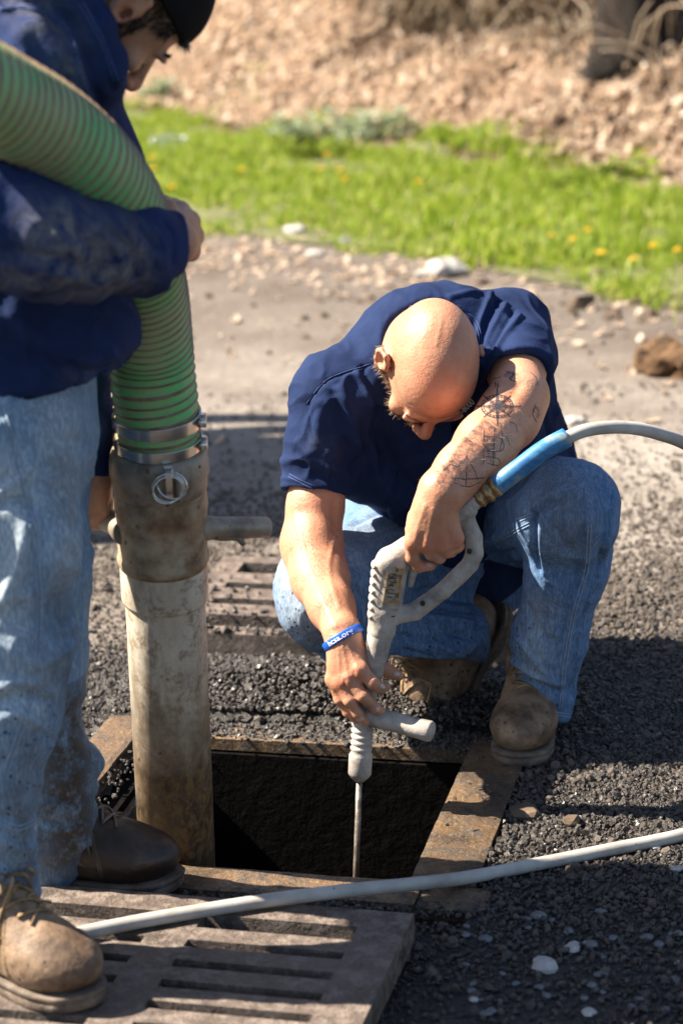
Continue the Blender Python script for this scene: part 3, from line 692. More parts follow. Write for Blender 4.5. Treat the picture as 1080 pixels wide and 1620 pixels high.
def plate(parent, u0, v0, u1, v1, z0, z1, mat, name='frame_plate', bev=.003, sub=True):
    n_, m_ = max(2, int((u1-u0)/.008)), max(2, int((v1-v0)/.008)); uu, vv = np.meshgrid(np.linspace(u0, u1, n_), np.linspace(v0, v1, m_), indexing='ij')
    P_ = HC+uu.ravel()[:, None]*HA+vv.ravel()[:, None]*HB; P_[:, 2] = z1+.0009*fbm(P_, 26, 3, 3)
    e_ = np.minimum(np.minimum(uu-u0, u1-uu), np.minimum(vv-v0, v1-vv)).ravel() < 1e-6; P_[e_, 2] -= .0018; P_[e_, :2] += (.0007*vnoise(P_[e_], 45, 5))[:, None]*(HA+HB)[:2]
    i_ = (np.arange(n_-1)[:, None]*m_+np.arange(m_-1)[None]).ravel(); F = [tuple(q) for q in np.stack([i_, i_+m_, i_+m_+1, i_+1], 1)]; V = P_; nt = len(P_)
    rim_ = [i*m_ for i in range(n_)]+[(n_-1)*m_+j for j in range(1, m_)]+[i*m_+m_-1 for i in range(n_-2, -1, -1)]+[j for j in range(m_-2, 0, -1)]
    B_ = P_[rim_].copy(); B_[:, 2] = z0; V = np.concatenate([P_, B_]); k_ = len(rim_); F += [(rim_[q], nt+q, nt+(q+1) % k_, rim_[(q+1) % k_]) for q in range(k_)]; F.append(tuple(nt+q for q in range(k_-1, -1, -1)))
    return mesh(name, V, F, mat, parent, smooth=False)
# near rim, right apron, back ledges, left double rail
plate(fr, -PW-.1, -PD-.075, PW+.02, -PD, -.05, .012, M_MUDIRON, 'near_rim')
plate(fr, PW+.000, -PD+.002, PW+.095, PD+.06, -.05, .010, M_MUDIRON, 'right_plate')
plate(fr, PW+.020, -PD-.075, PW+.12, -PD+.000, -.05, .007, M_MUDIRON, 'corner_plate')
plate(fr, -PW, PD+.012, PW-.002, PD+.072, -.016, .006, M_MUDIRON, 'back_rim')
plate(fr, -PW-.03, -PD+.002, -PW+.006, PD-.002, -.10, -.035, M_MUDIRON, 'inner_rail')
plate(fr, -PW-.115, -PD+.002, -PW-.045, PD+.07, -.06, .014, M_MUDIRON, 'left_plate')
plate(fr, -PW-.043, -PD+.002, -PW-.032, PD, -.10, -.060, M_DARKIRON, 'rail_channel')
plate(fr, -PW-.0, PD+.074, PW+.04, PD+.100, -.05, -.012, M_DARKIRON, 'channel')
# raised ledge of the second frame and its grate
fb = thing('drain_surround', 'gravel covered iron frame around the closed rear grate', 'drain surround', hl(0, PD+.3, 0))
plate(fb, -.40, .668, .31, .692, -.05, -.012, M_DARKIRON, 'front_rim')
plate(fb, -.40, 1.17, .31, 1.20, -.05, .012, M_MUDIRON, 'back_rim')
def grate(name, label, org, A, B, w_, d_, ncol, nrow, z0, th, mat, barw, slotw, rim):
    """org: corner; A,B: unit axes; built as border, centre bar and single cross bars"""
    g = thing(name, label, 'grate', org+A3(0, 0, z0)); Z = A3(0, 0, th)
    def bx(nm, u0, v0, u1, v1, dz=0.):
        V, F = boxV(org+A*u0+B*v0+A3(0, 0, z0), A*(u1-u0), B*(v1-v0), Z, 0); return mesh(nm, V, F, mat, g, smooth=False)
    bx('side_bar', 0, 0, rim, d_); bx('side_bar', w_-rim, 0, w_, d_); bx('end_bar', rim, 0, w_-rim, rim*.8, -.0006); bx('end_bar', rim, d_-rim*.8, w_-rim, d_, -.0006)
    cw = (w_-2*rim-(ncol-1)*rim*.9)/ncol; inner = d_-rim*1.6; pitch = inner/nrow
    for c_ in range(ncol-1): bx('centre_bar', rim+cw*(c_+1)+rim*.9*c_, rim*.8, rim+cw*(c_+1)+rim*.9*(c_+1), d_-rim*.8, -.0008)
    for c_ in range(ncol):
        u0 = rim+c_*(cw+rim*.9)
        for k in range(1, nrow):
            v0 = rim*.8+pitch*k-barw/2; bx('bar', u0, v0, u0+cw, v0+barw, -.0004-.0012*((k*7) % 3)/3)
    return g
t = NT('muddy_grate_iron'); a_ = t.noise(6, 6, .75); b_ = t.noise(40, 6, .75); c_ = t.noise(190, 4, .7)
c = t.ramp(a_, [(.34, (.055, .04, .032)), (.5, (.125, .092, .073)), (.66, (.08, .06, .048))]); c = t.mix(t.ramp(b_, [(.46, 0), (.6, .75)]), c, (.26, .205, .17)); c = t.mix(t.ramp(c_, [(.56, 0), (.66, .75)]), c, (.04, .03, .024))
t.set(Base_Color=c, Roughness=t.ramp(b_, [(.38, .4), (.62, .8)])); q_ = t.bump(b_, .9, .006); t.bump(c_, .9, .003, q_); M_GRATE = t.m
grate('drain_grate', 'muddy closed grate behind the pit, partly under the knee', hl(-.40, .70), HA, HB, .71, .465, 2, 4, -.028, .056, M_GRATE, .062, .02, .052)
# foreground grate lifted out and laid on the ground
GA = rad(-14); ga = A3(math.cos(GA), math.sin(GA), 0); gb = A3(-math.sin(GA), math.cos(GA), 0)
c = G(655, 1443, .05); GRO = c-ga*.62-gb*.62
FG = grate('drain_grate', 'muddy cast iron grate lifted out and lying in the foreground under the boots', A3(GRO[0], GRO[1], 0), ga, gb, .62, .62, 2, 9, .006, .042, M_GRATE, .0365, .034, .066)
# ================================================================== SUCTION PIPE, HOSE, COUPLING
t = NT('grimy_pvc_pipe'); hgt = t.new('SeparateXYZ'); t.link(t.co(), hgt.inputs[0]); st = t.noise(16, 6, .7, (1, 1, .35)); fi = t.noise(70, 5, .7, (1, 1, .6))
c = t.ramp(st, [(.3, (.36, .29, .21)), (.5, (.53, .46, .36)), (.72, (.66, .60, .50))])
low = t.math('ADD', t.math('MULTIPLY', t.math('ADD', hgt.outputs[2], .27), -3.4), t.math('MULTIPLY', t.math('SUBTRACT', t.noise(11, 5, .7), .5), 1.6)); c = t.mix(t.ramp(low, [(.05, 0), (.75, .95)]), c, t.mix(t.ramp(fi, [(.45, 0), (.6, 1)]), (.035, .022, .012), (.17, .10, .035)))
c = t.mix(t.ramp(t.noise(42, 6, .8), [(.50, 0), (.62, .8)]), c, (.20, .13, .07)); c = t.mix(t.ramp(t.noise(26, 6, .75, (1, 1, .22)), [(.50, 0), (.64, .6)]), c, (.17, .115, .068)); c = specks(t, c, 42, .16, .5); t.set(Base_Color=c, Roughness=t.ramp(fi, [(.4, .38), (.65, .7)])); t.bump(fi, .35, .002); M_PIPE = t.m
M_COUP = m_simple('dirty_cast_aluminium', [(.28, (.12, .095, .07)), (.5, (.31, .26, .20)), (.75, (.46, .41, .34))], 18, .55, .35, bump=.5, bd=.002, spk=(60, .25, .6), roughvar=.15)
M_RUST = m_simple('rusty_muddy_coupler', [(.28, (.07, .035, .018)), (.42, (.24, .16, .095)), (.56, (.40, .32, .22)), (.8, (.50, .43, .32))], 15, .6, .2, bump=.6, bd=.003, spk=(50, .28, .55), roughvar=.15)
M_STEEL = m_simple('shiny_steel_band', [(.35, (.42, .39, .35)), (.65, (.75, .72, .68))], 9, .22, 1., bump=.05, stretch=(1, 1, 6))
M_WIRE = m_simple('zinc_wire', [(.4, (.55, .6, .6)), (.6, (.8, .85, .85))], 40, .2, 1., bump=0)
PT = W(252, 735, 3.20); PB = W(281, 1372, 3.31)                     # top and (visible) bottom of the tube
pdv = nrm(PB-PT); PE = PB+pdv*.42
pl = np.linalg.norm(PB-PT)
def pa(py): # distance along pipe for a picture row
    lo, hi = -1., 1.5
    for _ in range(40):
        m = (lo+hi)/2
        if PX(PT+pdv*m)[1] < py: lo = m
        else: hi = m
    return lo
pipe = thing('suction_pipe', 'tall grimy tan suction pipe standing in the open drain pit, rusty coupler on top', 'pipe', PT)
a0 = pa(905); a1 = pa(945)
mesh('pipe_tube', *lathe(PT, PE, [(a0, .050), (a0+.003, .0565), (a1, .0565), (np.linalg.norm(PE-PT), .0565), (np.linalg.norm(PE-PT)-.001, .051)], 48, cap=False), M_PIPE, pipe)
s0 = pa(880)
mesh('pipe_socket', *lathe(PT, PE, [(s0-.01, .0575), (s0, .0605), (s0+.004, .0615), (a1-.004, .0615), (a1, .0605), (a1, .0565)], 48, cap=False), M_PIPE, pipe)
q = [pa(y) for y in (765, 785, 800, 870, 882, 890)]
mesh('coupler_body', *lathe(PT, PE, [(q[0]-.03, .058), (q[0], .0625), (q[1], .0645), (q[2], .0655), (q[2]+.004, .0635), (q[3], .0625), (q[3]+.006, .0645), (q[4], .0645), (q[5], .0615), (q[5], .056)], 48, cap=False), M_RUST, pipe)
# side stub (T handle) right and left, with latch lever
hc = PT+pdv*pa(835)
st0 = hc+CR*.055; st1 = W(424, 834, 3.26)
mesh('side_handle', *lathe(st0, st1, [(-.02, .024), (.0, .020), (.012, .0165), (.02, .0155), (np.linalg.norm(st1-st0)-.002, .0150), (np.linalg.norm(st1-st0), .0135), (np.linalg.norm(st1-st0)-.0005, .0115), (np.linalg.norm(st1-st0)-.03, .0110)], 24), M_COUP, pipe)  # lighter metal than the coupler, standing in for sunlight on the handle
sl0 = hc-CR*.055; sl1 = W(147, 812, 3.27)
mesh('side_handle', *lathe(sl0, sl1, [(-.02, .024), (0, .021), (.012, .0165), (np.linalg.norm(sl1-sl0), .0155)], 24), M_COUP, pipe)
V, F = tube(spline([W(332, 842, 3.24), W(350, 848, 3.235), W(375, 850, 3.235), W(386, 862, 3.235)], 10), np.linspace(.009, .004, 10), 8)
mesh('latch_lever', V, F, M_COUP, pipe)
# collar on the hose end
collar = thing('hose_collar', 'dirty aluminium collar joining the green hose to the suction pipe', 'coupling', PT)
q = [pa(y) for y in (708, 716, 728, 745, 757, 770)]
mesh('collar_ring', *lathe(PT, PE, [(q[0], .056), (q[0]-.002, .0625), (q[1], .0665), (q[2], .0685), (q[3], .0690), (q[3]+.004, .0665), (q[4], .0655), (q[5], .0650), (q[5]+.001, .058)], 48, cap=False), M_COUP, collar)
# cam ears
for px, yy in ((268, -1), (196, -1), (318, -1)):
    pass
earc = PT+pdv*pa(742); toward = nrm(CAMLOC-earc); toward = nrm(toward-pdv*(toward@pdv)); side = np.cross(pdv, toward)
ec = earc+toward*.067+side*(-.012 if PX(earc+side*.01)[0] > PX(earc)[0] else .012)*-1
for sgn in (-1, 1):
    mesh('cam_ear', *boxV(ec+side*(.013*sgn-.004)-pdv*.022-toward*.008, side*.008, pdv*.040, toward*.016, .003), M_COUP, collar, smooth=False)
mesh('cam_lever', *boxV(ec-side*.006-pdv*.034-toward*.004, side*.012, pdv*.045, toward*.012, .002), M_STEEL, collar, smooth=False)
for k, (dx, dz, r_) in enumerate(((-.004, -.018, .0205), (.001, -.014, .0215), (.002, -.011, .0205))):
    cc = ec+side*dx+pdv*dz*.7+toward*(.014+.002*k); a = np.linspace(0, 6.283, 33)[:-1]; nx = nrm(side+toward*.25*(k-1)); nz = nrm(pdv+toward*.2)
    P = np.array([cc+nx*r_*math.cos(b)+nz*r_*.9*math.sin(b) for b in a]); P = np.concatenate([P, P[:1]]); mesh('split_ring', *tube(P, .0011, 6, cap=False), M_WIRE, collar)

# hose: corrugated, brown helical rib
t = NT('green_ribbed_hose'); rb = t.attr('rib'); fi = t.noise(38, 5, .7); g_ = t.ramp(fi, [(.3, (.26, .42, .15)), (.5, (.14, .50, .16)), (.7, (.07, .43, .12))])
g_ = t.mix(t.ramp(t.noise(9, 4), [(.38, 0), (.6, .8)]), g_, (.36, .40, .20)); br = t.ramp(fi, [(.35, (.15, .085, .055)), (.65, (.30, .20, .13))])
t.set(Base_Color=t.mix(t.ramp(rb, [(.18, 0), (.4, 1)]), g_, br), Roughness=.42); t.bump(fi, .25, .002); M_HOSE = t.m
e0 = PT+pdv*pa(740); e1 = PT+pdv*pa(660)
HP = [W(-330, 60, 2.50), W(-180, 92, 2.58), W(-60, 130, 2.66), W(10, 166, 2.72), W(75, 205, 2.78), W(135, 258, 2.84), W(182, 322, 2.92), W(212, 392, 3.03), W(228, 465, 3.11), W(237, 545, 3.165), W(243, 610, 3.18), e1, e0]
n = 1100; P = spline(HP, n); T, U, B = frames(P); L = np.concatenate([[0], np.cumsum(np.linalg.norm(np.diff(P, axis=0), axis=1))])
seg = 56; an = np.arange(seg)*2*math.pi/seg; ph = (L[:, None]/.0148-an[None]/(2*math.pi)) % 1; rib = np.exp(-((ph-.5)/.13)**2)
r_ = .0560-.0002+.0030*rib+.0010*np.exp(-((ph-.0)/.2)**2)
V = (P[:, None]+r_[..., None]*(np.cos(an)[None, :, None]*U[:, None]+np.sin(an)[None, :, None]*B[:, None])).reshape(-1, 3)
i = (np.arange(n-1)[:, None]*seg+np.arange(seg)[None]); j = np.roll(i, -1, 1); F = np.stack([i.ravel(), j.ravel(), (j+seg).ravel(), (i+seg).ravel()], 1)
hose = mesh('suction_hose', V, F, M_HOSE, attrs={'rib': rib.ravel()}); tag(hose, 'thick green ribbed suction hose hugged by the stooping man, brown spiral ribs', 'hose')
def band(parent, L_at, wdt, rr, name='clamp_band'):
    k0 = np.searchsorted(L, L_at-wdt/2); k1 = np.searchsorted(L, L_at+wdt/2); idx = np.arange(k0, k1+1); s_ = 64; aa = np.arange(s_)*2*math.pi/s_
    prof = [rr-.002]+[rr]*len(idx)+[rr-.002]; idx = [idx[0]]+list(idx)+[idx[-1]]
    V = np.concatenate([P[q]+rv*(np.cos(aa)[:, None]*U[q]+np.sin(aa)[:, None]*B[q]) for q, rv in zip(idx, prof)])
    F = [(a*s_+b, a*s_+(b+1) % s_, (a+1)*s_+(b+1) % s_, (a+1)*s_+b) for a in range(len(idx)-1) for b in range(s_)]
    return mesh(name, V, F, M_STEEL, parent), P[idx[1]]
def L_of(py): return L[np.argmin([abs(PX(p)[1]-py) if p[2] < 1.05 else 1e9 for p in P])]
for row, lab in ((662, 'upper of the two shiny steel clamp bands around the green hose'), (697, 'lower of the two shiny steel clamp bands, just above the collar')):
    la = L_of(row); ct = thing('hose_clamp', lab, 'clamp', P[np.searchsorted(L, la)], 'steel clamps on the green hose'); band(ct, la, .017, .0608)
    k = np.searchsorted(L, la); bp = P[k]+CR*.0625+A3(0, -.012, 0); mesh('clamp_screw', *lathe(bp-A3(0, .018, 0), bp+A3(0, .02, 0), [(0, .003), (0.001, .0055), (.008, .0055), (.009, .0035), (.036, .0035)], 12), M_STEEL, ct)
    mesh('clamp_housing', *boxV(bp-A3(.004, .006, .009), A3(.009, 0, 0), A3(0, .016, 0), A3(0, 0, .018), .002), M_STEEL, ct, smooth=False)

# ================================================================== WASHER GUN AND LANCE
M_GUN = m_simple('mud_greyed_gun', [(.3, (.20, .17, .145)), (.5, (.38, .34, .30)), (.7, (.52, .48, .44))], 30, .62, bump=.6, bd=.002, spk=(85, .12, .72), roughvar=.12)
M_BRASS = m_simple('dull_brass', [(.3, (.16, .10, .05)), (.6, (.40, .28, .14)), (.8, (.55, .42, .25))], 50, .4, .8, bump=.3)
GY = 3.455
gun = thing('washer_gun', 'muddy grey pressure washer gun with loop handle and long lance reaching into the pit', 'washer gun', W(603, 990, GY))
gf = Field(.002); Y_ = A3(0, 1, 0)
gp = lambda x, y, d=0.: W(x, y, GY+d)
bodyax = nrm(gp(606, 985)-gp(622, 885)); bodyside = nrm(np.cross(bodyax, Y_))
gf.box((gp(608, 975)+gp(620, 895))/2, (.0235, .019, np.linalg.norm(gp(608, 975)-gp(620, 895))/2+.012), (bodyside, Y_, bodyax), .012, .008)
gf.cone(gp(618, 886), gp(650, 868), .022, .019, .012).cone(gp(650, 868), gp(738, 806), .018, .0165, .01)      # grip under the hand
gf.path([gp(614, 975), gp(655, 968), gp(700, 935), gp(742, 894), gp(750, 875), gp(748, 850), gp(736, 822), gp(732, 806)], [.0150, .0138, .0132, .0132, .0138, .0142, .0150, .016], .0015, (Y_, .85))
gf.cone(gp(606, 968), gp(603, 996), .0225, .0215, .003)
for k in range(7):                                                # ribs on the back of the body
    c = gp(591-k*1.0, 893+k*13); gf.ell(c, (.0042, .019, .0050), (bodyside, Y_, bodyax), .004)
gf.box(gp(622, 927, -.017), (.0135, .004, .036), (bodyside, Y_, bodyax), .002, .003)
V, F = gf.build(); V = relax(V, F, 1); V = V+vnormals(V, F)*(.0007*fbm(V, 60, 2, 3))[:, None]; mesh('gun_body', V, F, M_GUN, gun)
t = NT('worn_warning_label'); n = t.noise(120, 4, .7); c = t.ramp(n, [(.4, (.10, .08, .06)), (.5, (.30, .24, .17)), (.62, (.36, .31, .26))]); t.set(Base_Color=c, Roughness=.6); M_LABEL = t.m
M_ORANGE = m_simple('faded_orange_print', [(.4, (.42, .20, .03)), (.6, (.62, .33, .05))], 60, .6, bump=0)
lc = gp(622, 926, -.0218); lb = mesh('warning_label', *boxV(lc-bodyside*.0115-bodyax*.029, bodyside*.023, bodyax*.058, -Y_*.0012), M_LABEL, gun, smooth=False)
for u0, v0, du, dv in ((-.0115, -.029, .023, .0018), (-.0115, -.027, .0016, .054), (.0099, -.027, .0016, .054), (-.0115, .0272, .023, .0018), (-.004, -.022, .012, .0015), (.004, -.012, .003, .018)):
    mesh('label_stripe', *boxV(lc+bodyside*u0+bodyax*v0-Y_*.0012, bodyside*du, bodyax*dv, -Y_*.0005), M_ORANGE, lb, smooth=False)
for k in range(7):                                                # small illegible rows of print
    mesh('label_print', *boxV(lc+bodyside*-.007+bodyax*(-.018+.006*k)-Y_*.0012, bodyside*(.008+.002*(k % 3)), bodyax*.0012, -Y_*.0004), M_DARKIRON, lb, smooth=False)
for gx_, gy_ in ((632, 884), (603, 962), (742, 872), (668, 954)):
    s0_ = gp(gx_, gy_, -.0165); mesh('screw', *lathe(s0_, s0_-Y_, [(0, .0042), (.003, .0040), (.0034, .0030), (.0028, .0012)], 12), M_DARKIRON, gun)
mesh('body_seam', *tube([gp(600, 975, -.0195), gp(612, 976, -.0205), gp(624, 975, -.0190)], .0012, 5), M_DARKIRON, gun)
mesh('trigger', *tube(spline([gp(650, 880), gp(655, 898), gp(651, 915), gp(648, 928)], 12), np.linspace(.0075, .0045, 12), 10), M_GUN, gun)
LA_, LB_ = gp(603, 994), gp(574, 1138, -.008)
ll = np.linalg.norm(LB_-LA_)
mesh('lance_sleeve', *lathe(LA_, LB_, [(0, .019), (.004, .0195), (.03, .0188), (.075, .0165), (.08, .0145), (ll, .0145)], 24), M_GUN, gun)
sh0 = LB_+(LA_-LB_)*.06; sh1 = W(683, 1158, 3.40)
mesh('side_grip', *lathe(sh0, sh1, [(-.016, .012), (-.012, .0165), (.0, .0175), (.02, .0165), (.04, .0155), (.09, .0155), (np.linalg.norm(sh1-sh0)-.004, .0165), (np.linalg.norm(sh1-sh0), .0145)], 24), M_GUN, gun)
NB0, NB1 = LB_, W(568, 1236, 3.432); nl = np.linalg.norm(NB1-NB0); prof = []
for k in range(5): z = .004+k*.0095; prof += [(z, .0150), (z+.002, .0172), (z+.006, .0165), (z+.008, .0148)]
prof += [(.055, .0178), (.058, .0182), (.085, .0178), (.088, .0160), (.092, .0125), (nl-.004, .0115), (nl, .0075)]
mesh('swivel_nut', *lathe(NB0, NB1, [(0, .0145)]+prof, 24), M_GUN, gun)
M_ROD = m_simple('muddy_steel_rod', [(.3, (.05, .035, .02)), (.5, (.16, .13, .10)), (.7, (.36, .32, .27))], 40, .4, .3, bump=.3)
RB = NB1+(W(563, 1380, 3.405)-NB1)*1.75; mesh('rod', *tube([NB1-nrm(RB-NB1)*.01, NB1+(RB-NB1)*.5, RB], .0048, 12), M_ROD, gun)
mesh('inlet_nut', *lathe(gp(731, 808), gp(757, 786, -.002), [(-.004, .012), (-.004, .0175), (.012, .0185), (.0125, .0150), (.02, .0148), (.034, .0140)], 6), M_GUN, gun, smooth=False)

hs = thing('pressure_hose', 'grey pressure hose with a blue sleeve arching from the gun to the right', 'hose', gp(757, 786))
h0, h1, h2 = gp(744, 797, -.001), gp(756, 788, -.002), gp(786, 768, -.003)
mesh('hose_nipple', *lathe(h0, h1, [(0, .0095), (.0165, .0095)], 16), M_STEEL, hs)
nl = np.linalg.norm(h2-h1)
mesh('brass_ferrule', *lathe(h1, h2, [(-.004, .0130), (0, .0160), (.004, .0165), (.0045, .0145), (.012, .0145), (.0125, .0165), (.020, .0168), (.0205, .0145), (.026, .0145), (.0265, .016), (nl, .0162)], 20), M_BRASS, hs)
t = NT('scuffed_blue_sleeve'); n = t.noise(30, 6, .75, (.5, 1, 1)); t.set(Base_Color=t.ramp(n, [(.40, (.02, .12, .30)), (.50, (.04, .20, .40)), (.57, (.16, .24, .30)), (.72, (.38, .36, .33))]), Roughness=.5); t.bump(n, .3, .002); M_BLUE = t.m
sp = spline([gp(783, 770, -.003), gp(820, 742, 0), gp(860, 712, .01), gp(896, 692, .02)], 24); mesh('blue_sleeve', *tube(sp, .0152, 20), M_BLUE, hs)
M_GHOSE = m_simple('pale_grey_hose', [(.3, (.30, .27, .24)), (.6, (.48, .45, .41)), (.8, (.56, .53, .49))], 14, .5, bump=.15, spk=(120, .2, .75))
sp = spline([gp(890, 695, .02), gp(930, 680, .035), gp(985, 676, .06), gp(1040, 686, .09), gp(1100, 712, .13), gp(1200, 790, .2), gp(1330, 960, .3), G(1500, 1120, .015), G(1700, 1150, .015)], 90)
mesh('hose_tube', *tube(sp, .0100, 20), M_GHOSE, hs)
# hose lying across the foreground
fg = [G(20, 1500, .062), G(120, 1478, .060), G(230, 1456, .059), G(400, 1428, .059), G(540, 1410, .059), G(640, 1400, .045), G(740, 1388, .016), G(850, 1367, .013), G(960, 1345, .013), G(1090, 1318, .013), G(1250, 1270, .013), G(1500, 1210, .013)]
fh = mesh('pressure_hose', *tube(spline(fg, 120), .0098, 20), M_GHOSE); tag(fh, 'pale grey hose lying across the foreground grate and gravel', 'hose')

# ================================================================== SHADE TRAILER (added out of view at left to shade the asphalt)
tr = thing('unseen_shade_trailer', 'unseen white trailer, added left of the view to shade the asphalt', 'added shade caster', (-2.1, 5.6, 0))
M_TRW = m_simple('dirty_white_paint', [(.3, (.5, .49, .46)), (.7, (.68, .67, .64))], 6, .4, bump=0); M_TYRE = m_simple('tyre_rubber', [(.4, (.02, .02, .02)), (.6, (.035, .033, .03))], 30, .8)
mesh('box_body', *boxV(A3(-2.75, 5.10, .42), A3(1.18, 0, 0), A3(0, .86, 0), A3(0, 0, 1.18), .04), M_TRW, tr, smooth=False)
mesh('chassis', *boxV(A3(-2.85, 5.18, .34), A3(1.35, 0, 0), A3(0, .7, 0), A3(0, 0, .075)), M_DARKIRON, tr, smooth=False)
mesh('vent_hood', *boxV(A3(-2.3, 5.28, 1.603), A3(.5, 0, 0), A3(0, .4, 0), A3(0, 0, .16), .03), M_TRW, tr, smooth=False)
for yy in (5.08, 5.84):
    wl = mesh('tyre', *lathe(A3(-2.1, yy, .30), A3(-2.1, yy+1, .30), [(0, .17), (.01, .27), (.03, .298), (.12, .298), (.14, .27), (.15, .17)], 32), M_TYRE, tr); mesh('rim', *lathe(A3(-2.1, yy+.02, .30), A3(-2.1, yy+1, .30), [(0, .03), (.0, .165), (.1, .168)], 24), M_STEEL, wl)
mesh('shade_strip_pipe', *tube(spline([A3(-2.3, 5.9, 1.3), A3(-2.0, 6.15, 1.65), A3(-1.6, 6.15, 1.78), A3(-1.45, 6.05, 1.5), A3(-1.48, 5.95, 1.2)], 40), .045, 16), M_COUP, tr)  # arched pipe added to cast a thin strip of shade
# ================================================================== PEOPLE: materials
def skin_mat(name, tone, redden):
    t = NT(name); n = t.noise(16, 4, .6); c = t.ramp(n, [(.3, tone[0]), (.55, tone[1]), (.8, tone[2])]); c = t.mix(t.ramp(t.noise(48, 5, .7), [(.45, 0), (.70, .34)]), c, redden); c = t.mix(t.attr('red'), c, redden); c = t.mix(t.ramp(t.noise(170, 3, .6), [(.55, 0), (.7, .35)]), c, (.30, .15, .09))
    c = t.mix(t.math('MULTIPLY', t.attr('beard'), .8), c, (.10, .06, .04)); pore = t.noise(260, 3, .6)
    c = specks(t, c, 75, .09, .80, (.07, .04, .025)); c = t.mix(t.attr('grime'), c, (.11, .075, .05))
    t.set(Base_Color=c, Roughness=t.ramp(t.noise(30, 3), [(.35, .38), (.65, .52)]), Subsurface_Weight=.09, Subsurface_Radius=(1, .35, .18)); t.b.inputs['Subsurface Scale'].default_value = .006
    b = t.bump(pore, .5, .0016); t.bump(t.noise(75, 5, .7), .28, .003, b); return t.m
M_SKIN = skin_mat('ruddy_skin', ((.47, .215, .125), (.57, .285, .175), (.63, .35, .235)), (.52, .13, .07))  # ruddy skin colour of the crouching man
M_SKIN2 = skin_mat('tanned_skin', ((.40, .20, .12), (.50, .27, .165), (.56, .33, .21)), (.50, .17, .10))
def cloth_mat(name, c0, c1, dirtc, weave=420, wb=.35, rough=.88):
    t = NT(name); n = t.noise(11, 4, .6); f = t.noise(weave, 2, .5); c = t.ramp(n, [(.3, c0), (.7, c1)])
    d = t.math('MULTIPLY', t.attr('dirt'), t.ramp(t.noise(28, 5, .75, dist=1.5), [(.36, 0), (.66, 1)])); c = t.mix(d, c, dirtc)
    c = specks(t, c, 60, .09, .86, (.16, .13, .11))
    t.set(Base_Color=c, Roughness=rough); t.b.inputs['Specular IOR Level'].default_value = .12
    b = t.bump(f, wb, .0012); t.bump(t.noise(45, 4, .6), .35, .004, b); return t.m
M_SHIRT = cloth_mat('navy_cotton', (.010, .019, .060), (.017, .032, .095), (.10, .10, .11))
M_HOOD = cloth_mat('navy_fleece', (.012, .022, .070), (.021, .038, .115), (.20, .19, .185), 260, .5)
def denim(name, c0, c1, fade_sun):
    t = NT(name); n = t.noise(9, 5, .65, (1, 1, .5)); th = t.noise(330, 2, .5, (1, 1, .22)); slub = t.noise(120, 3, .6, (1, 1, .15))
    c = t.ramp(n, [(.3, c0), (.7, c1)]); c = t.mix(t.math('MULTIPLY', t.attr('fade_sun'), t.ramp(slub, [(.3, .7), (.7, 1)])), c, fade_sun)
    c = t.mix(t.ramp(slub, [(.35, 0), (.7, .30)]), c, (.42, .52, .62)); c = t.mix(t.ramp(th, [(.45, .35), (.6, 0)]), c, (.02, .04, .10))
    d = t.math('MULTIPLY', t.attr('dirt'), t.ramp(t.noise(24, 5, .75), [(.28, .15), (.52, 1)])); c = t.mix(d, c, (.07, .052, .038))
    v = t.vor(105); dd = t.ramp(t.math('ADD', v.outputs['Distance'], t.math('MULTIPLY', t.noise(200, 3, .7), .4)), [(.38, 1), (.46, 0)]); kp = t.ramp(v.outputs['Color'], [(.40, 0), (.42, 1)]); f = t.math('MULTIPLY', t.math('MULTIPLY', dd, kp), t.attr('splash'))
    c = t.mix(f, c, (.02, .015, .012)); t.set(Base_Color=c, Roughness=.85); t.b.inputs['Specular IOR Level'].default_value = .2; b = t.bump(th, .5, .0014); b = t.bump(slub, .4, .002, b); t.bump(t.noise(38, 4, .6), .5, .005, b); return t.m
M_DENIM = denim('blue_denim', (.06, .15, .33), (.12, .24, .44), (.42, .48, .52))
M_DENIM2 = denim('sun_patched_denim', (.11, .22, .37), (.20, .34, .49), (.58, .64, .66))  # whitish last colour serves wear and the painted sunlit patches
M_SHIRT2 = m_simple('navy_rib_collar', [(.3, (.008, .015, .048)), (.7, (.016, .03, .085))], 300, .85, bump=.5)
M_THREAD = m_simple('pale_thread', [(.4, (.20, .27, .38)), (.6, (.3, .37, .46))], 200, .8, bump=0)
M_NTHREAD = m_simple('navy_thread', [(.4, (.02, .045, .15)), (.6, (.035, .065, .19))], 200, .8, bump=0)
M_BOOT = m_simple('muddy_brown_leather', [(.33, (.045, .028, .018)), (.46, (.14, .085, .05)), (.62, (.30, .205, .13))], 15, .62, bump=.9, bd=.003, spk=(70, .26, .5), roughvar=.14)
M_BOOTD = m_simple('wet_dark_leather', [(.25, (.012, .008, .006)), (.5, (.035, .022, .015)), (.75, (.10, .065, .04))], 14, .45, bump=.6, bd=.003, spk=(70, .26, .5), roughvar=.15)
M_SOLE = m_simple('muddy_rubber_sole', [(.3, (.05, .035, .025)), (.55, (.15, .11, .08)), (.75, (.27, .21, .16))], 30, .75, bump=.7, bd=.003)
M_LACE = m_simple('tan_laces', [(.4, (.16, .10, .05)), (.6, (.36, .24, .12))], 60, .8, bump=.4)

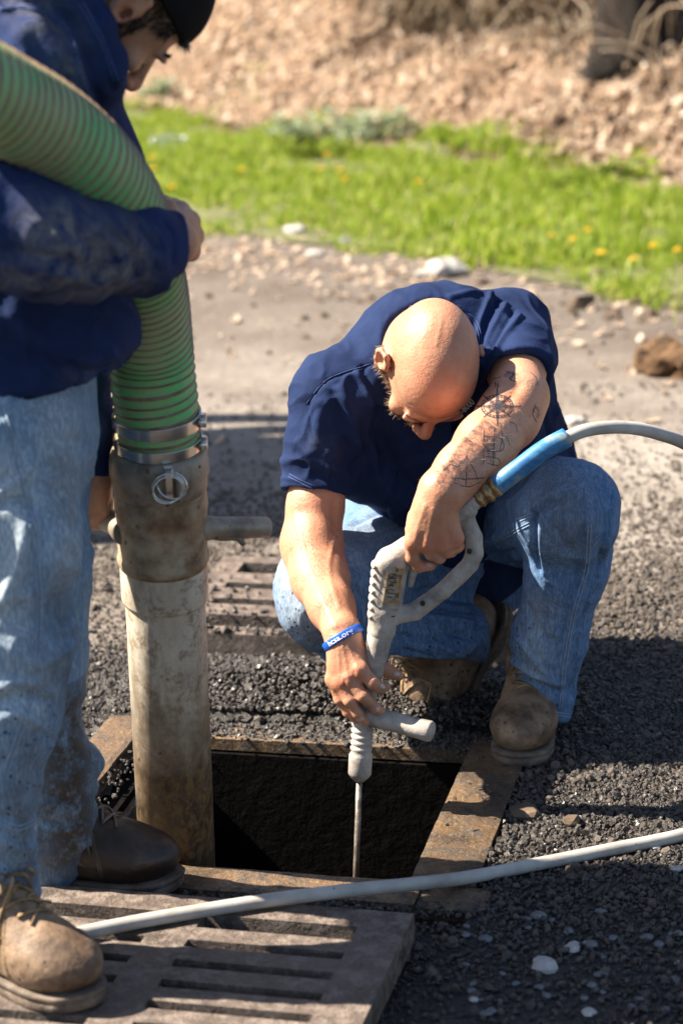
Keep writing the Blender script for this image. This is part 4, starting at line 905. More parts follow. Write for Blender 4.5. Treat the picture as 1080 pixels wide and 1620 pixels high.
# ------------------------------------------------------------------ boots (built once, posed four times)
def boot_local():
    f = Field(.003); E = A3
    f.ell(E(.055, 0, .062), (.056, .039, .055), k=.01).cone(E(.06, 0, .058), E(.19, 0, .052), .040, .046, .015, (A3(0, 0, 1), .9))
    f.ell(E(.222, 0, .052), (.068, .052, .040), k=.02).cone(E(.205, 0, .062), E(.09, 0, .125), .034, .048, .025)
    f.cone(E(.080, 0, .10), E(.072, 0, .165), .046, .045, .02).cone(E(.185, 0, .094), E(.115, 0, .155), .012, .016, .012)
    f.cone(E(.16, .026, .092), E(.105, .034, .15), .008, .008, .008).cone(E(.16, -.026, .092), E(.105, -.034, .15), .008, .008, .008)
    ring = [E(.168+.010*math.cos(a*2), .058*math.cos(a), .03+.078*math.sin(a)) for a in np.linspace(0, math.pi, 14)]
    f.path(ring, [.0022]*14, .003, mode='sub')
    f.plane(E(0, 0, .022), (0, 0, -1), E(-.1, -.2, -.1), E(.4, .2, .03), .002)
    V, F = f.build(); V = relax(V, F, 1); V = V+vnormals(V, F)*(.0016*fbm(V, 28, 3, 5)-.0016*np.clip(np.sin(V[:, 0]*150+vnoise(V, 20, 3)), 0, 1)*np.exp(-((V[:, 0]-.165)/.02)**2)*np.exp(-((V[:, 2]-.085)/.03)**2))[:, None]
    seams = []; bv0 = bvh(V, F)
    def proj(q, c):
        d_ = Vector(c)-Vector(q); h_ = bv0.ray_cast(Vector(q), d_.normalized()); return A3(*h_[0]) if h_[0] else None
    def ringpath(fx, off, a0=.02, a1=math.pi-.02):
        L_ = [proj((fx(a)+off, .12*math.cos(a), .03+.14*math.sin(a)), (fx(a)+off, 0, .035)) for a in np.linspace(a0, a1, 26)]; return np.array([q for q in L_ if q is not None])
    for off in (.006, .0095): seams.append(ringpath(lambda a: .168+.010*math.cos(2*a), off))
    for s in (-1, 1):
        for off in (0, .004):
            L_ = [proj((.03+.13*t_+off, s*.14, .10-.055*t_+.03*math.sin(t_*3.1)), (.03+.13*t_+off, 0, .085-.03*t_)) for t_ in np.linspace(0, 1, 18)]; seams.append(np.array([q for q in L_ if q is not None]))
            L_ = [proj((.115+.02*math.sin(t_*3)+off, s*.14, .075+.13*t_), (.09, 0, .075+.13*t_)) for t_ in np.linspace(0, 1, 14)]; seams.append(np.array([q for q in L_ if q is not None]))
    # sole
    xs_ = np.linspace(0, 1, 40); hw = np.interp(xs_, [0, .03, .1, .25, .42, .6, .75, .88, .96, 1], [.008, .026, .037, .038, .036, .046, .052, .046, .028, .008]); X_ = -.006+xs_*.302
    out = np.concatenate([np.stack([X_, hw], 1), np.stack([X_[::-1], -hw[::-1]], 1)]); n = len(out); rings = []
    for z, g in ((.0, -.007), (.003, -.004), (.013, -.003), (.0145, -.0055), (.016, -.0015), (.021, -.0010), (.023, -.0025), (.024, -.014)):
        c = A3(.145, 0); d = out-c; q = c+d*(1+g/np.linalg.norm(d, axis=1))[:, None]; lift = np.clip((q[:, 0]-.23)/.07, 0, 1)**2*.008; arch = (.010*np.exp(-((q[:, 0]-.115)/.03)**4) if z < .01 else 0)
        rings.append(np.stack([q[:, 0], q[:, 1], z+lift+arch], 1))
    SV = np.concatenate(rings); SF = [(a*n+b, a*n+(b+1) % n, (a+1)*n+(b+1) % n, (a+1)*n+b) for a in range(len(rings)-1) for b in range(n)]+[tuple(range(n))[::-1], tuple((len(rings)-1)*n+b for b in range(n))]
    # laces
    laces = []; bv = bvh(V, F)
    def on(x, y):
        h = bv.ray_cast(Vector((x+.073, y, .4)), Vector((-.25, 0, -1)).normalized()); return A3(*h[0])+A3(.0008, 0, .0022) if h[0] else A3(x, y, .1)
    rows = [(.186, .021), (.166, .024), (.146, .027), (.126, .029), (.106, .03)]
    for k in range(4):
        for s in (-1, 1):
            a, b = (rows[k][0]+.02, s*rows[k][1]), (rows[k+1][0]+.02, -s*rows[k+1][1]); laces.append([on(a[0]+(b[0]-a[0])*t_, a[1]+(b[1]-a[1])*t_)+A3(0, 0, .0016*(s > 0)) for t_ in np.linspace(0, 1, 9)])
    for s in (-1, 1):
        k0 = on(.140, 0); laces.append([k0, k0+A3(.005, s*.018, .010), k0+A3(.020, s*.034, -.006), k0+A3(.012, s*.02, -.004), k0+A3(.002, 0, .004)]); laces.append([k0, k0+A3(.02, s*.012, .002), on(.165, s*.035), on(.18, s*.047)])
    return V, F, SV, SF, laces, seams
BV_, BF_, BSV, BSF, BL_, BSE = boot_local()
def boot(parent, heel, xdir, zdir=(0, 0, 1), mat=M_BOOT, bend=0., label=None):
    X = nrm(xdir); Z = np.asarray(zdir, float); Z = nrm(Z-X*(Z@X)); Y = np.cross(Z, X); M = np.stack([X, Y, Z])
    def tr(P):
        P = np.array(P, float)
        if bend:
            w = np.clip((P[:, 0]-.165)/.05, 0, 1); w = w*w*(3-2*w); a = -bend*w; dx = P[:, 0]-.185; z = P[:, 2]-.0
            nx = .185+dx*np.cos(a)+z*np.sin(a); nz = -dx*np.sin(a)+z*np.cos(a); P[:, 0], P[:, 2] = nx, nz
        return np.asarray(heel, float)+P@M
    b = mesh('boot', tr(BV_), BF_, mat, parent)
    if label: b['label'] = label
    mesh('sole', tr(BSV), BSF, M_SOLE, b)
    for l in BSE:
        if len(l) > 3: mesh('stitching', *tube(tr(l), .0010, 5), M_LACE if mat is M_BOOT else M_SOLE, b)
    for l in BL_:
        if len(l) == 9: mesh('lace', *tube(tr(l), .0021, 6), M_LACE if mat is M_BOOT else M_SOLE, b)
        else: mesh('lace', *tube(tr(spline(l, 14)), .0020, 6), M_LACE if mat is M_BOOT else M_SOLE, b)
    return b

# ------------------------------------------------------------------ head builder
def head(f, O, U, Fd, sc=1., features=True):
    U = nrm(U); Fd = nrm(Fd-U*(np.asarray(Fd)@U)); R = np.cross(Fd, U)             # R: the person's right
    H = lambda r, fw, u: np.asarray(O)+(R*r+Fd*fw+U*u)*sc
    ax = (R, Fd, U)
    f.ell(H(0, -.008, .038), np.array((.0715, .097, .086))*sc, ax, .01).ell(H(0, .030, .035), np.array((.060, .060, .066))*sc, ax, .02)
    f.cone(H(0, .035, -.02), H(0, .058, -.075), .058*sc, .034*sc, .025, (R, .95)); f.ell(H(0, .072, -.090), np.array((.022, .018, .015))*sc, ax, .015)
    for s in (-1, 1):
        f.cone(H(s*.05, .0, -.045), H(s*.024, .055, -.085), .018*sc, .016*sc, .025)
        f.ell(H(s*.045, .068, -.022), np.array((.019, .016, .014))*sc, ax, .018)
        f.ell(H(s*.028, .090, .016), np.array((.026, .010, .007))*sc, ax, .012)
        f.ell(H(s*.031, .101, -.002), np.array((.016, .012, .011))*sc, ax, .012, 'sub')
        f.ell(H(s*.031, .078, -.002), np.array((.0135, .0125, .012))*sc, ax, .003)
        f.ell(H(s*.012, .107, -.036), np.array((.008, .009, .007))*sc, ax, .006)
        # ear: rim, bowl and lobe
        E = lambda fw, u, o=0.: H(s*(.0745+o), fw, u)
        f.path([E(.008, -.012, -.002), E(.010, .012, .001), E(.004, .030, .006), E(-.010, .036, .010), E(-.022, .024, .013), E(-.022, .004, .012), E(-.012, -.018, .008), E(-.002, -.030, .002), E(.007, -.024, -.001)], [.0035, .0035, .0035, .0038, .004, .004, .004, .0055, .004], .004)
        f.ell(E(-.006, .004, .002), np.array((.0035, .016, .028))*sc, (nrm(R+Fd*(-.35)*s*s), Fd, U), .004)
        f.ell(E(-.002, -.002, .006), np.array((.005, .008, .010))*sc, ax, .003, 'sub')
    f.cone(H(0, .093, .010), H(0, .117, -.026), .0085*sc, .0105*sc, .010); f.ell(H(0, .116, -.032), np.array((.011, .011, .009))*sc, ax, .006)
    f.ell(H(0, .100, -.052), np.array((.022, .008, .0065))*sc, ax, .007); f.ell(H(0, .098, -.064), np.array((.019, .008, .0065))*sc, ax, .006)
    f.cone(H(-.024, .104, -.058), H(.024, .104, -.058), .0016, .0016, .003, mode='sub')
    return H, ax

# ================================================================== CROUCHING MAN
p1 = thing('person', 'bald bearded man in navy t-shirt crouching over the drain with a washer gun', 'person', W(720, 1050, 3.85))
shR, elR, wrR = W(528, 628, 3.74), W(492, 862, 3.66), W(541, 1000, 3.475)
shL, elL, wrL = W(802, 528, 3.86), W(821, 628, 3.61), W(699, 778, 3.437)
f = Field(.0023)
O1 = W(676, 574, 3.665); U1 = nrm([.29, -.92, .26]); F1 = nrm([-.01, -.20, -.98])
H1, ax1 = head(f, O1, U1, F1, .93)
C7 = W(702, 528, 3.83); f.cone(H1(0, -.03, -.03), C7, .058, .064, .03)
f.cone(C7, W(675, 600, 3.83), .07, .10, .03).cone(shR, shL, .05, .05, .03)                # upper chest hidden in the shirt
f.path([shR, W(505, 740, 3.715), W(499, 800, 3.69), elR+A3(0, .005, 0), W(506, 915, 3.60), W(524, 960, 3.53), wrR], [.050, .041, .0425, .0455, .043, .0335, .0275], .02)
f.ell(W(497, 872, 3.645), (.040, .045, .055), k=.02)
# left upper arm comes towards the viewer, then forearm crosses to the grip
f.path([shL, W(815, 580, 3.71), elL, W(804, 660, 3.58), W(768, 702, 3.53), W(730, 745, 3.475), wrL], [.054, .045, .042, .046, .044, .038, .034], .02)
def hand(f, wr, kn, fingers, thumb, rw=.020, mid=None, rk=.0125):
    for i, k_ in enumerate(kn): f.cone(wr, k_, rw*.92, rk, .010)
    for P_ in fingers:
        n_ = len(P_); R_ = np.linspace(.0105, .0078, n_); f.cone(P_[0], P_[1], R_[0]+.0012, R_[1], .0055)
        for i in range(1, n_-1): f.cone(P_[i], P_[i+1], R_[i], R_[i+1], .0022)
        f.ell(P_[0], (.0125, .0115, .012), k=.006)
        for i in range(1, n_-1): f.ell(P_[i], np.ones(3)*(R_[i]+.0011), k=.002)
    f.cone(wr+(thumb[0]-wr)*.25, thumb[0], .018, .016, .012)
    f.path(thumb, [.0150, .0115, .0105, .0085][:len(thumb)], .004)
knR = [W(569, 1060, 3.427), W(552, 1073, 3.430), W(538, 1080, 3.437), W(528, 1074, 3.447)]
fgR = [[knR[0], W(589, 1079, 3.420), W(602, 1089, 3.424), W(610, 1086, 3.436)],
       [knR[1], W(574, 1101, 3.419), W(592, 1119, 3.423), W(603, 1127, 3.432)],
       [knR[2], W(553, 1108, 3.425), W(566, 1128, 3.424), W(577, 1142, 3.430)],
       [knR[3], W(538, 1106, 3.440), W(551, 1126, 3.438), W(562, 1137, 3.440)]]
wR2 = W(544, 1018, 3.463)
hand(f, wR2, knR, fgR, [W(572, 1040, 3.462), W(598, 1054, 3.480), W(616, 1063, 3.478), W(630, 1069, 3.470)], .0235)
f.cone(wrR, wR2, .0275, .025, .01); f.ell(W(550, 1045, 3.452), (.028, .017, .034), k=.012)
knL = [W(654, 858, 3.425), W(676, 860, 3.421), W(700, 860, 3.422), W(719, 852, 3.427)]
fgL = [[knL[0], W(652, 882, 3.430), W(662, 896, 3.437), W(681, 895, 3.446)],
       [knL[1], W(682, 876, 3.424), W(695, 882, 3.436), W(702, 876, 3.450)],
       [knL[2], W(707, 872, 3.430), W(713, 872, 3.444), W(712, 864, 3.458)],
       [knL[3], W(722, 864, 3.436), W(724, 864, 3.448), W(720, 856, 3.460)]]
wL2 = W(688, 800, 3.434)
hand(f, wL2, knL, fgL, [W(662, 818, 3.452), W(653, 838, 3.468), W(656, 856, 3.478)], .026)
f.cone(wrL, wL2, .0345, .031, .012); f.ell(W(684, 832, 3.433), (.038, .022, .034), k=.015)
V, F = f.build(); V = relax(V, F, 1)
# tendons, veins, wrinkles, knuckles as carved strokes
V = sculpt(V, F, [([(546, 1012), (558, 1040), (566, 1058)], .0030, .0010), ([(540, 1015), (546, 1045), (550, 1070)], .0030, .0010), ([(535, 1016), (536, 1045), (536, 1072)], .0030, .0008),
    ([(672, 800), (660, 835), (656, 855)], .0032, .0009), ([(686, 805), (680, 835), (676, 855)], .0032, .0010), ([(702, 805), (700, 835), (699, 856)], .0032, .0009), ([(668, 845), (664, 862)], .003, -.0014), ([(690, 848), (688, 866)], .003, -.0014), ([(711, 846), (711, 862)], .003, -.0012),
    ([(560, 1064), (560, 1078)], .0028, -.0012), ([(545, 1076), (546, 1086)], .0028, -.0012),
    ([(462, 800), (478, 860), (500, 930), (530, 990)], .005, .0012), ([(530, 850), (520, 900), (536, 960)], .004, .0013), ([(528, 800), (530, 838)], .010, -.003),
    ([(762, 664), (720, 712), (690, 762)], .006, .0015), ([(846, 640), (800, 690), (760, 730), (720, 770)], .006, -.0012), ([(820, 610), (805, 636), (820, 660)], .008, -.003), ([(790, 616), (770, 640)], .01, .002),
    ([(655, 655), (690, 664), (715, 652)], .004, -.001), ([(648, 640), (690, 648), (722, 636)], .003, -.0006), ([(672, 520), (700, 500), (718, 515)], .02, .0012), ([(690, 545), (700, 500)], .003, .0006)])
red = paint(V, F, [([(603, 545), (605, 585)], .014, .75), ([(660, 672), (682, 678)], .016, .5), ([(650, 860), (725, 858)], .02, .35), ([(535, 1078), (570, 1060)], .018, .35), ([(660, 895), (685, 896)], .01, .4), ([(690, 600), (690, 655)], .035, .25)])
gr = paint(V, F, [([(575, 1130), (610, 1090)], .012, .5), ([(655, 885), (700, 880)], .01, .3), ([(622, 1070), (634, 1070)], .012, .5)])
gr = gr*(.6+.8*fbm(V, 60, 2, 3))
Lq = (V-O1)@np.stack(ax1).T; bd = np.clip((-.012-Lq[:, 2])/.02, 0, 1)*(Lq[:, 1] > -.03)*(np.linalg.norm(Lq, axis=1) < .135)*np.clip((.085-np.abs(Lq[:, 0]))/.01, 0, 1); stub = np.clip(.34*(.6+.8*vnoise(V, 40, 3))*(Lq[:, 2] > .02)*(Lq[:, 1] < .06)*(np.linalg.norm(Lq, axis=1) < .14), 0, 1)*np.clip(1-np.abs(Lq[:, 2]-.03)/.05, 0, 1)
mesh('body', V, F, M_SKIN, p1, attrs={'red': red, 'beard': bd*.55+stub, 'grime': np.clip(gr, 0, 1)})
bv_skin1 = bvh(V, F)
M_NAIL = m_simple('finger_nail', [(.4, (.55, .36, .29)), (.6, (.64, .45, .37))], 40, .3, bump=0)
for nx_, ny_, ang_ in ((627, 1066, .1), (605, 1085, .5), (598, 1123, .7), (572, 1138, .9), (679, 893, .1)):
    h_, n_ = cast(bv_skin1, nx_, ny_)
    if h_ is None: continue
    a_ = nrm(CR*math.cos(ang_)-CU*math.sin(ang_)); a_ = nrm(a_-n_*(a_@n_)); b_ = np.cross(n_, a_); q_ = []
    for rr_, zz_ in ((1, .0000), (.85, .0007), (.45, .0011)): q_ += [h_+a_*.0052*rr_*math.cos(w_)+b_*.0040*rr_*math.sin(w_)+n_*(zz_-.0003) for w_ in np.arange(12)*math.pi/6]
    mesh('finger_nail', q_, [(r_*12+k_, r_*12+(k_+1) % 12, (r_+1)*12+(k_+1) % 12, (r_+1)*12+k_) for r_ in (0, 1) for k_ in range(12)]+[tuple(range(24, 36))], M_NAIL, p1)
# beard: short hairs rooted on jaw, cheek side and lip
N_ = vnormals(V, F); cand = np.where((bd > .35) & ((Lq[:, 1] < .095) | (Lq[:, 2] < -.066)))[0]; rr = np.random.default_rng(5); pick = rr.choice(cand, min(2600, len(cand)*3))
hv = []; hf = []
for k, i in enumerate(pick):
    b0 = V[i]+rr.normal(0, .0008, 3); d = nrm(N_[i]*1.0+(-U1)*.7+rr.normal(0, .35, 3)); ln = rr.uniform(.005, .012); s_ = nrm(np.cross(d, rr.normal(0, 1, 3)))*.00045; s2 = np.cross(d, s_)
    hv += [b0+s_, b0-s_*.5+s2*.9, b0-s_*.5-s2*.9, b0+d*ln]; o_ = 4*k; hf += [(o_, o_+1, o_+3), (o_+1, o_+2, o_+3), (o_+2, o_, o_+3)]
t = NT('brown_beard_hair'); g = t.new('NewGeometry'); t.set(Base_Color=t.ramp(g.outputs['Random Per Island'], [(0, (.05, .025, .012)), (.7, (.17, .09, .045)), (1, (.42, .30, .2))]), Roughness=.5)
o = mesh('beard', hv, hf, t.m, p1, smooth=False); o['kind'] = 'stuff'
# brows
hv = []; hf = []; k = 0
for s in (-1, 1):
    for _ in range(150):
        u_ = rr.uniform(0, 1); b0 = H1(s*(.012+.036*u_), .1-.016*u_*u_, .019+.004*math.sin(u_*3)+rr.normal(0, .0015)); d = nrm(ax1[0]*s+ax1[2]*.3+rr.normal(0, .2, 3)); s_ = np.cross(d, ax1[1])*.0004
        hv += [b0+s_, b0-s_, b0+d*.008+ax1[1]*.001]; hf.append((3*k, 3*k+1, 3*k+2)); k += 1
o = mesh('eyebrows', hv, hf, t.m, p1, smooth=False); o['kind'] = 'stuff'

def hairs(parent, bv, paths, n, name='arm_hair'):
    hv = []; hf = []; r0_ = np.random.default_rng(3)
    for pts, wpx in paths:
        pts = spline(pts, 40)
        for _ in range(n):
            q = pts[r0_.integers(0, 40)]+r0_.normal(0, wpx, 2); h, nn = cast(bv, q[0], q[1])
            if h is None: continue
            d_ = nrm(nn*.35-CU*.5+CR*r0_.normal(.3, .5)+r0_.normal(0, .25, 3)); s_ = nrm(np.cross(d_, nn))*.00022; o_ = len(hv); ln = r0_.uniform(.005, .011); hv += [h+s_, h-s_, h+d_*ln+nn*.001]; hf.append((o_, o_+1, o_+2))
    t = NT('fair_arm_hair'); t.set(Base_Color=(.20, .11, .06), Roughness=.4); o = mesh(name, hv, hf, t.m, parent, smooth=False); o['kind'] = 'stuff'
hairs(p1, bv_skin1, [([(478, 850), (500, 920), (528, 985)], 18), ([(810, 640), (760, 700), (710, 755)], 20)], 520)
# --- wristband with its print
wc = W(535, 1014, 3.468); wax = nrm(wR2-elR); wx = nrm(np.cross(wax, A3(0, 1, 0))); wx = -wx if wx[0] < 0 else wx; wy = np.cross(wax, wx); wy = -wy if wy[1] > 0 else wy      # wy towards the viewer
tilt = nrm(CR*.50-CU*.86-FW*.16); wxx = nrm(wx-tilt*(wx@tilt)); wyy = nrm(np.cross(tilt, wxx)); wyy = -wyy if wyy[1] > 0 else wyy
WRX, WRY = .0312, .0290
_br = []
for k in range(64):
    dv = wxx*math.cos(k*math.pi/32)+wyy*math.sin(k*math.pi/32); h = bv_skin1.ray_cast(Vector(wc+dv*.07), Vector(-dv)); _br.append(.07-h[3] if h[0] is not None else .03)
_br = np.array(_br); _br = np.clip(_br, .018, .042); _br = np.max([np.roll(_br, q) for q in range(-3, 4)], 0); _br = np.mean([np.roll(_br, q) for q in range(-4, 5)], 0)+.0006
def on_band(a, h, off=0.):
    r_ = np.interp(a % (2*math.pi), np.arange(65)*math.pi/32, np.append(_br, _br[0])); return wc+(wxx*math.cos(a)+wyy*math.sin(a))*(r_+off)+tilt*h
n = 64; rings = []
for h, o_ in ((-.0062, -.0010), (-.0062, .0006), (-.0050, .0014), (.0050, .0014), (.0062, .0006), (.0062, -.0010)): rings.append([on_band(2*math.pi*k/n, h, o_) for k in range(n)])
BVv = np.concatenate(rings); nr = len(rings); BFf = [(a*n+b, a*n+(b+1) % n, ((a+1) % nr)*n+(b+1) % n, ((a+1) % nr)*n+b) for a in range(nr) for b in range(n)]
wb = mesh('wristband', BVv, BFf, m_simple('bright_blue_silicone', [(.4, (.008, .09, .50)), (.6, (.012, .12, .60))], 20, .4, bump=0), p1)
def text_mesh(s, size, extr=.0):
    c = bpy.data.curves.new('txt', 'FONT'); c.body = s; c.size = size; c.align_x = 'CENTER'; c.align_y = 'CENTER'; c.resolution_u = 3; c.offset = size*.018
    o = bpy.data.objects.new('txt', c); COL.objects.link(o); dg = bpy.context.evaluated_depsgraph_get(); me = bpy.data.meshes.new_from_object(o.evaluated_get(dg))
    import bmesh
    bm = bmesh.new(); bm.from_mesh(me); bmesh.ops.triangulate(bm, faces=bm.faces)
    bmesh.ops.subdivide_edges(bm, edges=[e for e in bm.edges if e.calc_length() > size*.3], cuts=1); bmesh.ops.triangulate(bm, faces=bm.faces)
    V = np.array([v.co[:] for v in bm.verts]); F = [[v.index for v in f.verts] for f in bm.faces]; bm.free(); bpy.data.objects.remove(o); bpy.data.curves.remove(c); return V, F
TV, TF = text_mesh('hcsa.org', .0118); M_WHITEP = m_simple('white_print', [(.4, .72), (.6, .8)], 50, .5, bump=0)
# reading direction runs left to right for the viewer: angle falls as x grows
a_mid = math.radians(76)
mesh('band_lettering', [on_band(a_mid-v[0]/.0305, v[1] if tilt[2] > 0 else -v[1], .0021) if True else v for v in TV], TF, M_WHITEP, wb, smooth=False)

# --- t-shirt
f = Field(.0028); LAx = nrm(shL-shR)
pel, wst, chs, upp = W(725, 850, 4.02), W(742, 765, 3.97), W(700, 640, 3.85), W(672, 560, 3.82)
tn = nrm(np.cross(LAx, chs-pel))
f.cone(pel, wst, .165, .170, .03, (tn, .75)).cone(wst, chs, .170, .168, .05, (tn, .72)).cone(chs, upp, .165, .112, .05, (tn, .72))
f.cone(upp, shR, .095, .066, .04).cone(upp, shL, .090, .058, .04).cone(C7+A3(0, .012, -.01), upp, .068, .10, .04).cone(C7+A3(0, .012, -.022), shL, .046, .050, .04).cone(C7+A3(-.01, .012, -.030), shR, .042, .050, .04)
f.path([shR, W(512, 700, 3.725), W(497, 790, 3.70)], [.063, .059, .0555], .035)
f.path([shL, W(812, 560, 3.77), W(814, 600, 3.67)], [.060, .057, .0585], .035)
f.ell(W(560, 690, 3.80), (.07, .06, .09), k=.05)
f.cone(W(600, 740, 3.78), W(700, 790, 3.80), .05, .06, .05)
# hems: cut, then hollow the sleeves and the bottom
d = nrm(W(494, 800, 3.69)-W(508, 715, 3.722)); d = nrm(d+A3(.05, 0, 0)); hp = W(495, 779, 3.703); f.plane(hp, d, hp-.11, hp+.11, .003)
f.cone(hp-d*.012, hp+d*.05, .0462, .0475, .002, mode='sub')
d2 = nrm(elL-W(812, 560, 3.78)); hp2 = W(815, 590, 3.685); d2 = nrm([.10, -.78, -.60]); f.plane(hp2, d2, hp2-.09, hp2+.09, .003); f.cone(W(815, 585, 3.70), elL, .0475, .0490, .002, mode='sub')
nk = nrm(C7-upp); f.cone(C7+nk*.0, H1(0, -.03, -.03), .064, .060, .010, mode='sub')
V, F = f.build(); V = relax(V, F, 2)
N_ = vnormals(V, F)
V = V+N_*(.0060*fbm(V*A3(1, .6, 1.0), 7, 2, 4)+.0006*vnoise(V@np.array([[1, .3, .5], [-.3, .6, .2], [.2, .1, .35]]), 38, 6))[:, None]
fr_ = .0065
V = wrinkle(V, F, [[.35, .2, .9], [1.0, .2, -.4], [.2, .3, .2]], 15, .0055, 3, 1.5); V = wrinkle(V, F, [[.8, .1, .5], [-.4, .1, .5], [.1, .2, .1]], 26, .0018, 13, 1.3)
V = sculpt(V, F, [([(487, 639), (508, 612), (531, 596), (598, 574)], .003, -0.0022), ([(487, 639), (497, 690), (520, 720), (556, 745)], .003, -0.0017),
    ([(566, 588), (578, 612), (590, 640)], .006, 0.0056), ([(572, 585), (590, 625), (604, 662)], .006, -0.0056), ([(540, 620), (560, 670), (566, 716)], .009, 0.0070), ([(528, 625), (542, 680), (552, 730)], .009, -0.0056), ([(470, 700), (500, 730), (530, 745)], .006, 0.0042), ([(466, 716), (495, 748), (520, 762)], .006, -0.0042),
    ([(505, 640), (498, 700)], .010, 0.0042), ([(585, 700), (600, 760), (640, 798)], .010, 0.0070), ([(600, 690), (630, 750), (670, 780)], .010, -0.0084), ([(560, 735), (590, 690), (600, 650)], .009, -0.0056),
    ([(762, 600), (790, 545), (822, 500)], .0048, fr_), ([(768, 618), (800, 560), (836, 520)], .0045, fr_), ([(758, 580), (776, 530), (800, 482)], .0048, fr_), ([(752, 560), (758, 515), (775, 468)], .005, fr_), ([(782, 612), (815, 570), (846, 548)], .0045, 0.0056),
    ([(760, 590), (784, 537), (812, 490)], .004, -0.0056), ([(764, 610), (796, 552), (830, 510)], .004, -0.0056), ([(754, 572), (766, 522), (787, 475)], .004, -0.0056), ([(776, 616), (808, 566), (842, 534)], .004, -0.0042),
    ([(728, 495), (742, 500), (756, 520), (760, 560)], .004, -0.0035), ([(712, 470), (748, 462), (780, 470)], .006, 0.0042), ([(700, 480), (735, 474), (760, 480)], .006, -0.0042),
    ([(880, 650), (895, 690), (905, 728)], .010, 0.0070), ([(862, 660), (872, 710), (880, 740)], .008, -0.0056), ([(640, 700), (680, 730), (720, 740)], .014, 0.0056), ([(860, 760), (800, 745), (760, 760)], .012, 0.0070),
    ([(622, 500), (610, 530), (604, 560)], .0035, -0.0022), ([(636, 500), (622, 530), (612, 565)], .0035, 0.0022)])
dirt = paint(V, F, [([(500, 700), (530, 720)], .02, .25)]); mesh_shirt = mesh('t_shirt', V, F, M_SHIRT, p1, attrs={'dirt': dirt}); bvs = bvh(V, F)
for pts in ([(487, 639), (508, 612), (531, 596), (598, 574)], [(457, 752), (480, 764), (510, 778), (534, 786)], [(772, 596), (800, 578), (830, 570), (856, 574)], [(728, 495), (745, 502), (757, 522), (760, 556)], [(640, 492), (622, 520), (608, 552)]):
    seam(bvs, pts, M_NTHREAD, mesh_shirt, 'seam', .0009, .0022)
seam(bvs, [(652, 484), (636, 500), (620, 524), (609, 552), (604, 580)], M_SHIRT2, mesh_shirt, 'collar', .0042)
# chest print
M_PRINT = m_simple('cream_print', [(.4, (.5, .5, .34)), (.6, (.62, .62, .44))], 90, .7, bump=0)
for s, cx, cy, sz in (('545-8000', 732, 648, 15.5), ('TIC', 727, 636, 15.5)):
    TV, TF = text_mesh(s, 1.); P = []; ang = math.radians(42); w = .0
    for v in TV:
        x, y = v[0]*sz*.72, v[1]*sz
        px = cx+x*math.cos(ang)+y*math.sin(-ang)*-1*-1 if False else cx+x*math.cos(ang)-y*math.sin(ang)
        py = cy-(x*math.sin(ang)+y*math.cos(ang))
        h, nn = cast(bvs, px, py); P.append(h+nn*.0007 if h is not None else None)
    ok = [all(P[i] is not None for i in f_) and max(np.linalg.norm(P[f_[0]]-P[i]) for i in f_) < .03 for f_ in TF]; P = [q if q is not None else A3(0, 4, .5) for q in P]
    idx = sorted({i for f_, o_ in zip(TF, ok) if o_ for i in f_}); mp = {i: k for k, i in enumerate(idx)}
    if idx: mesh('shirt_lettering', [P[i] for i in idx], [[mp[i] for i in f_] for f_, o_ in zip(TF, ok) if o_], M_PRINT, mesh_shirt, smooth=False)

# --- jeans
f = Field(.003)
hipL, knL_, anL = W(800, 832, 4.03), W(899, 802, 3.62), W(872, 1040, 3.85)
hipR, knR_, anR = W(640, 868, 3.98), W(517, 938, 3.68), W(742, 1000, 3.86)
hemL = W(856, 1122, 3.775)
f.cone(hipL, hipR, .13, .13, .03).cone(W(735, 800, 4.05), W(720, 860, 4.02), .15, .15, .03)
f.cone(hipL, knL_, .100, .070, .04).ell(W(900, 808, 3.615), (.065, .070, .066), k=.03)
f.path([knL_, W(897, 900, 3.665), W(868, 1010, 3.70), W(853, 1160, 3.735)], [.066, .058, .0530, .0525], .03)
f.cone(W(910, 860, 3.69), W(868, 1080, 3.80), .046, .044, .04)
f.cone(hipR, knR_, .105, .080, .04).ell(W(512, 946, 3.69), (.062, .070, .076), k=.03)
f.path([knR_, W(560, 985, 3.73), W(650, 1010, 3.80), W(738, 1012, 3.84)], [.080, .070, .062, .056], .03)
dh = nrm(A3(-.42, .10, -1.)); hb = A3(.305, 3.70, .062)
f.plane(hb, dh, hb-.22, hb+.22, .003); f.cone(hb+A3(0, .03, .02), hb+A3(0, .05, -.06), .049, .051, .002, mode='sub')
dr = nrm(W(738, 1012, 3.84)-W(650, 1010, 3.80)); hr = W(752, 1014, 3.845); f.plane(hr, dr, hr-.12, hr+.12, .003); f.cone(hr-dr*.02, hr+dr*.05, .047, .048, .002, mode='sub')
V, F = f.build(); V = relax(V, F, 2); N_ = vnormals(V, F)
V = V+N_*(.0040*fbm(V*A3(1, 1, .7), 10, 3, 14)+.0014*vnoise(V*A3(1, 1, .5), 45, 6))[:, None]
V = wrinkle(V, F, [[.2, .2, 1], [1, .3, 0], [.2, .6, .2]], 16, .0050, 23, 1.5); V = wrinkle(V, F, [[.5, .1, .8], [.9, .2, -.3], [.2, .4, .1]], 30, .0018, 33, 1.3)
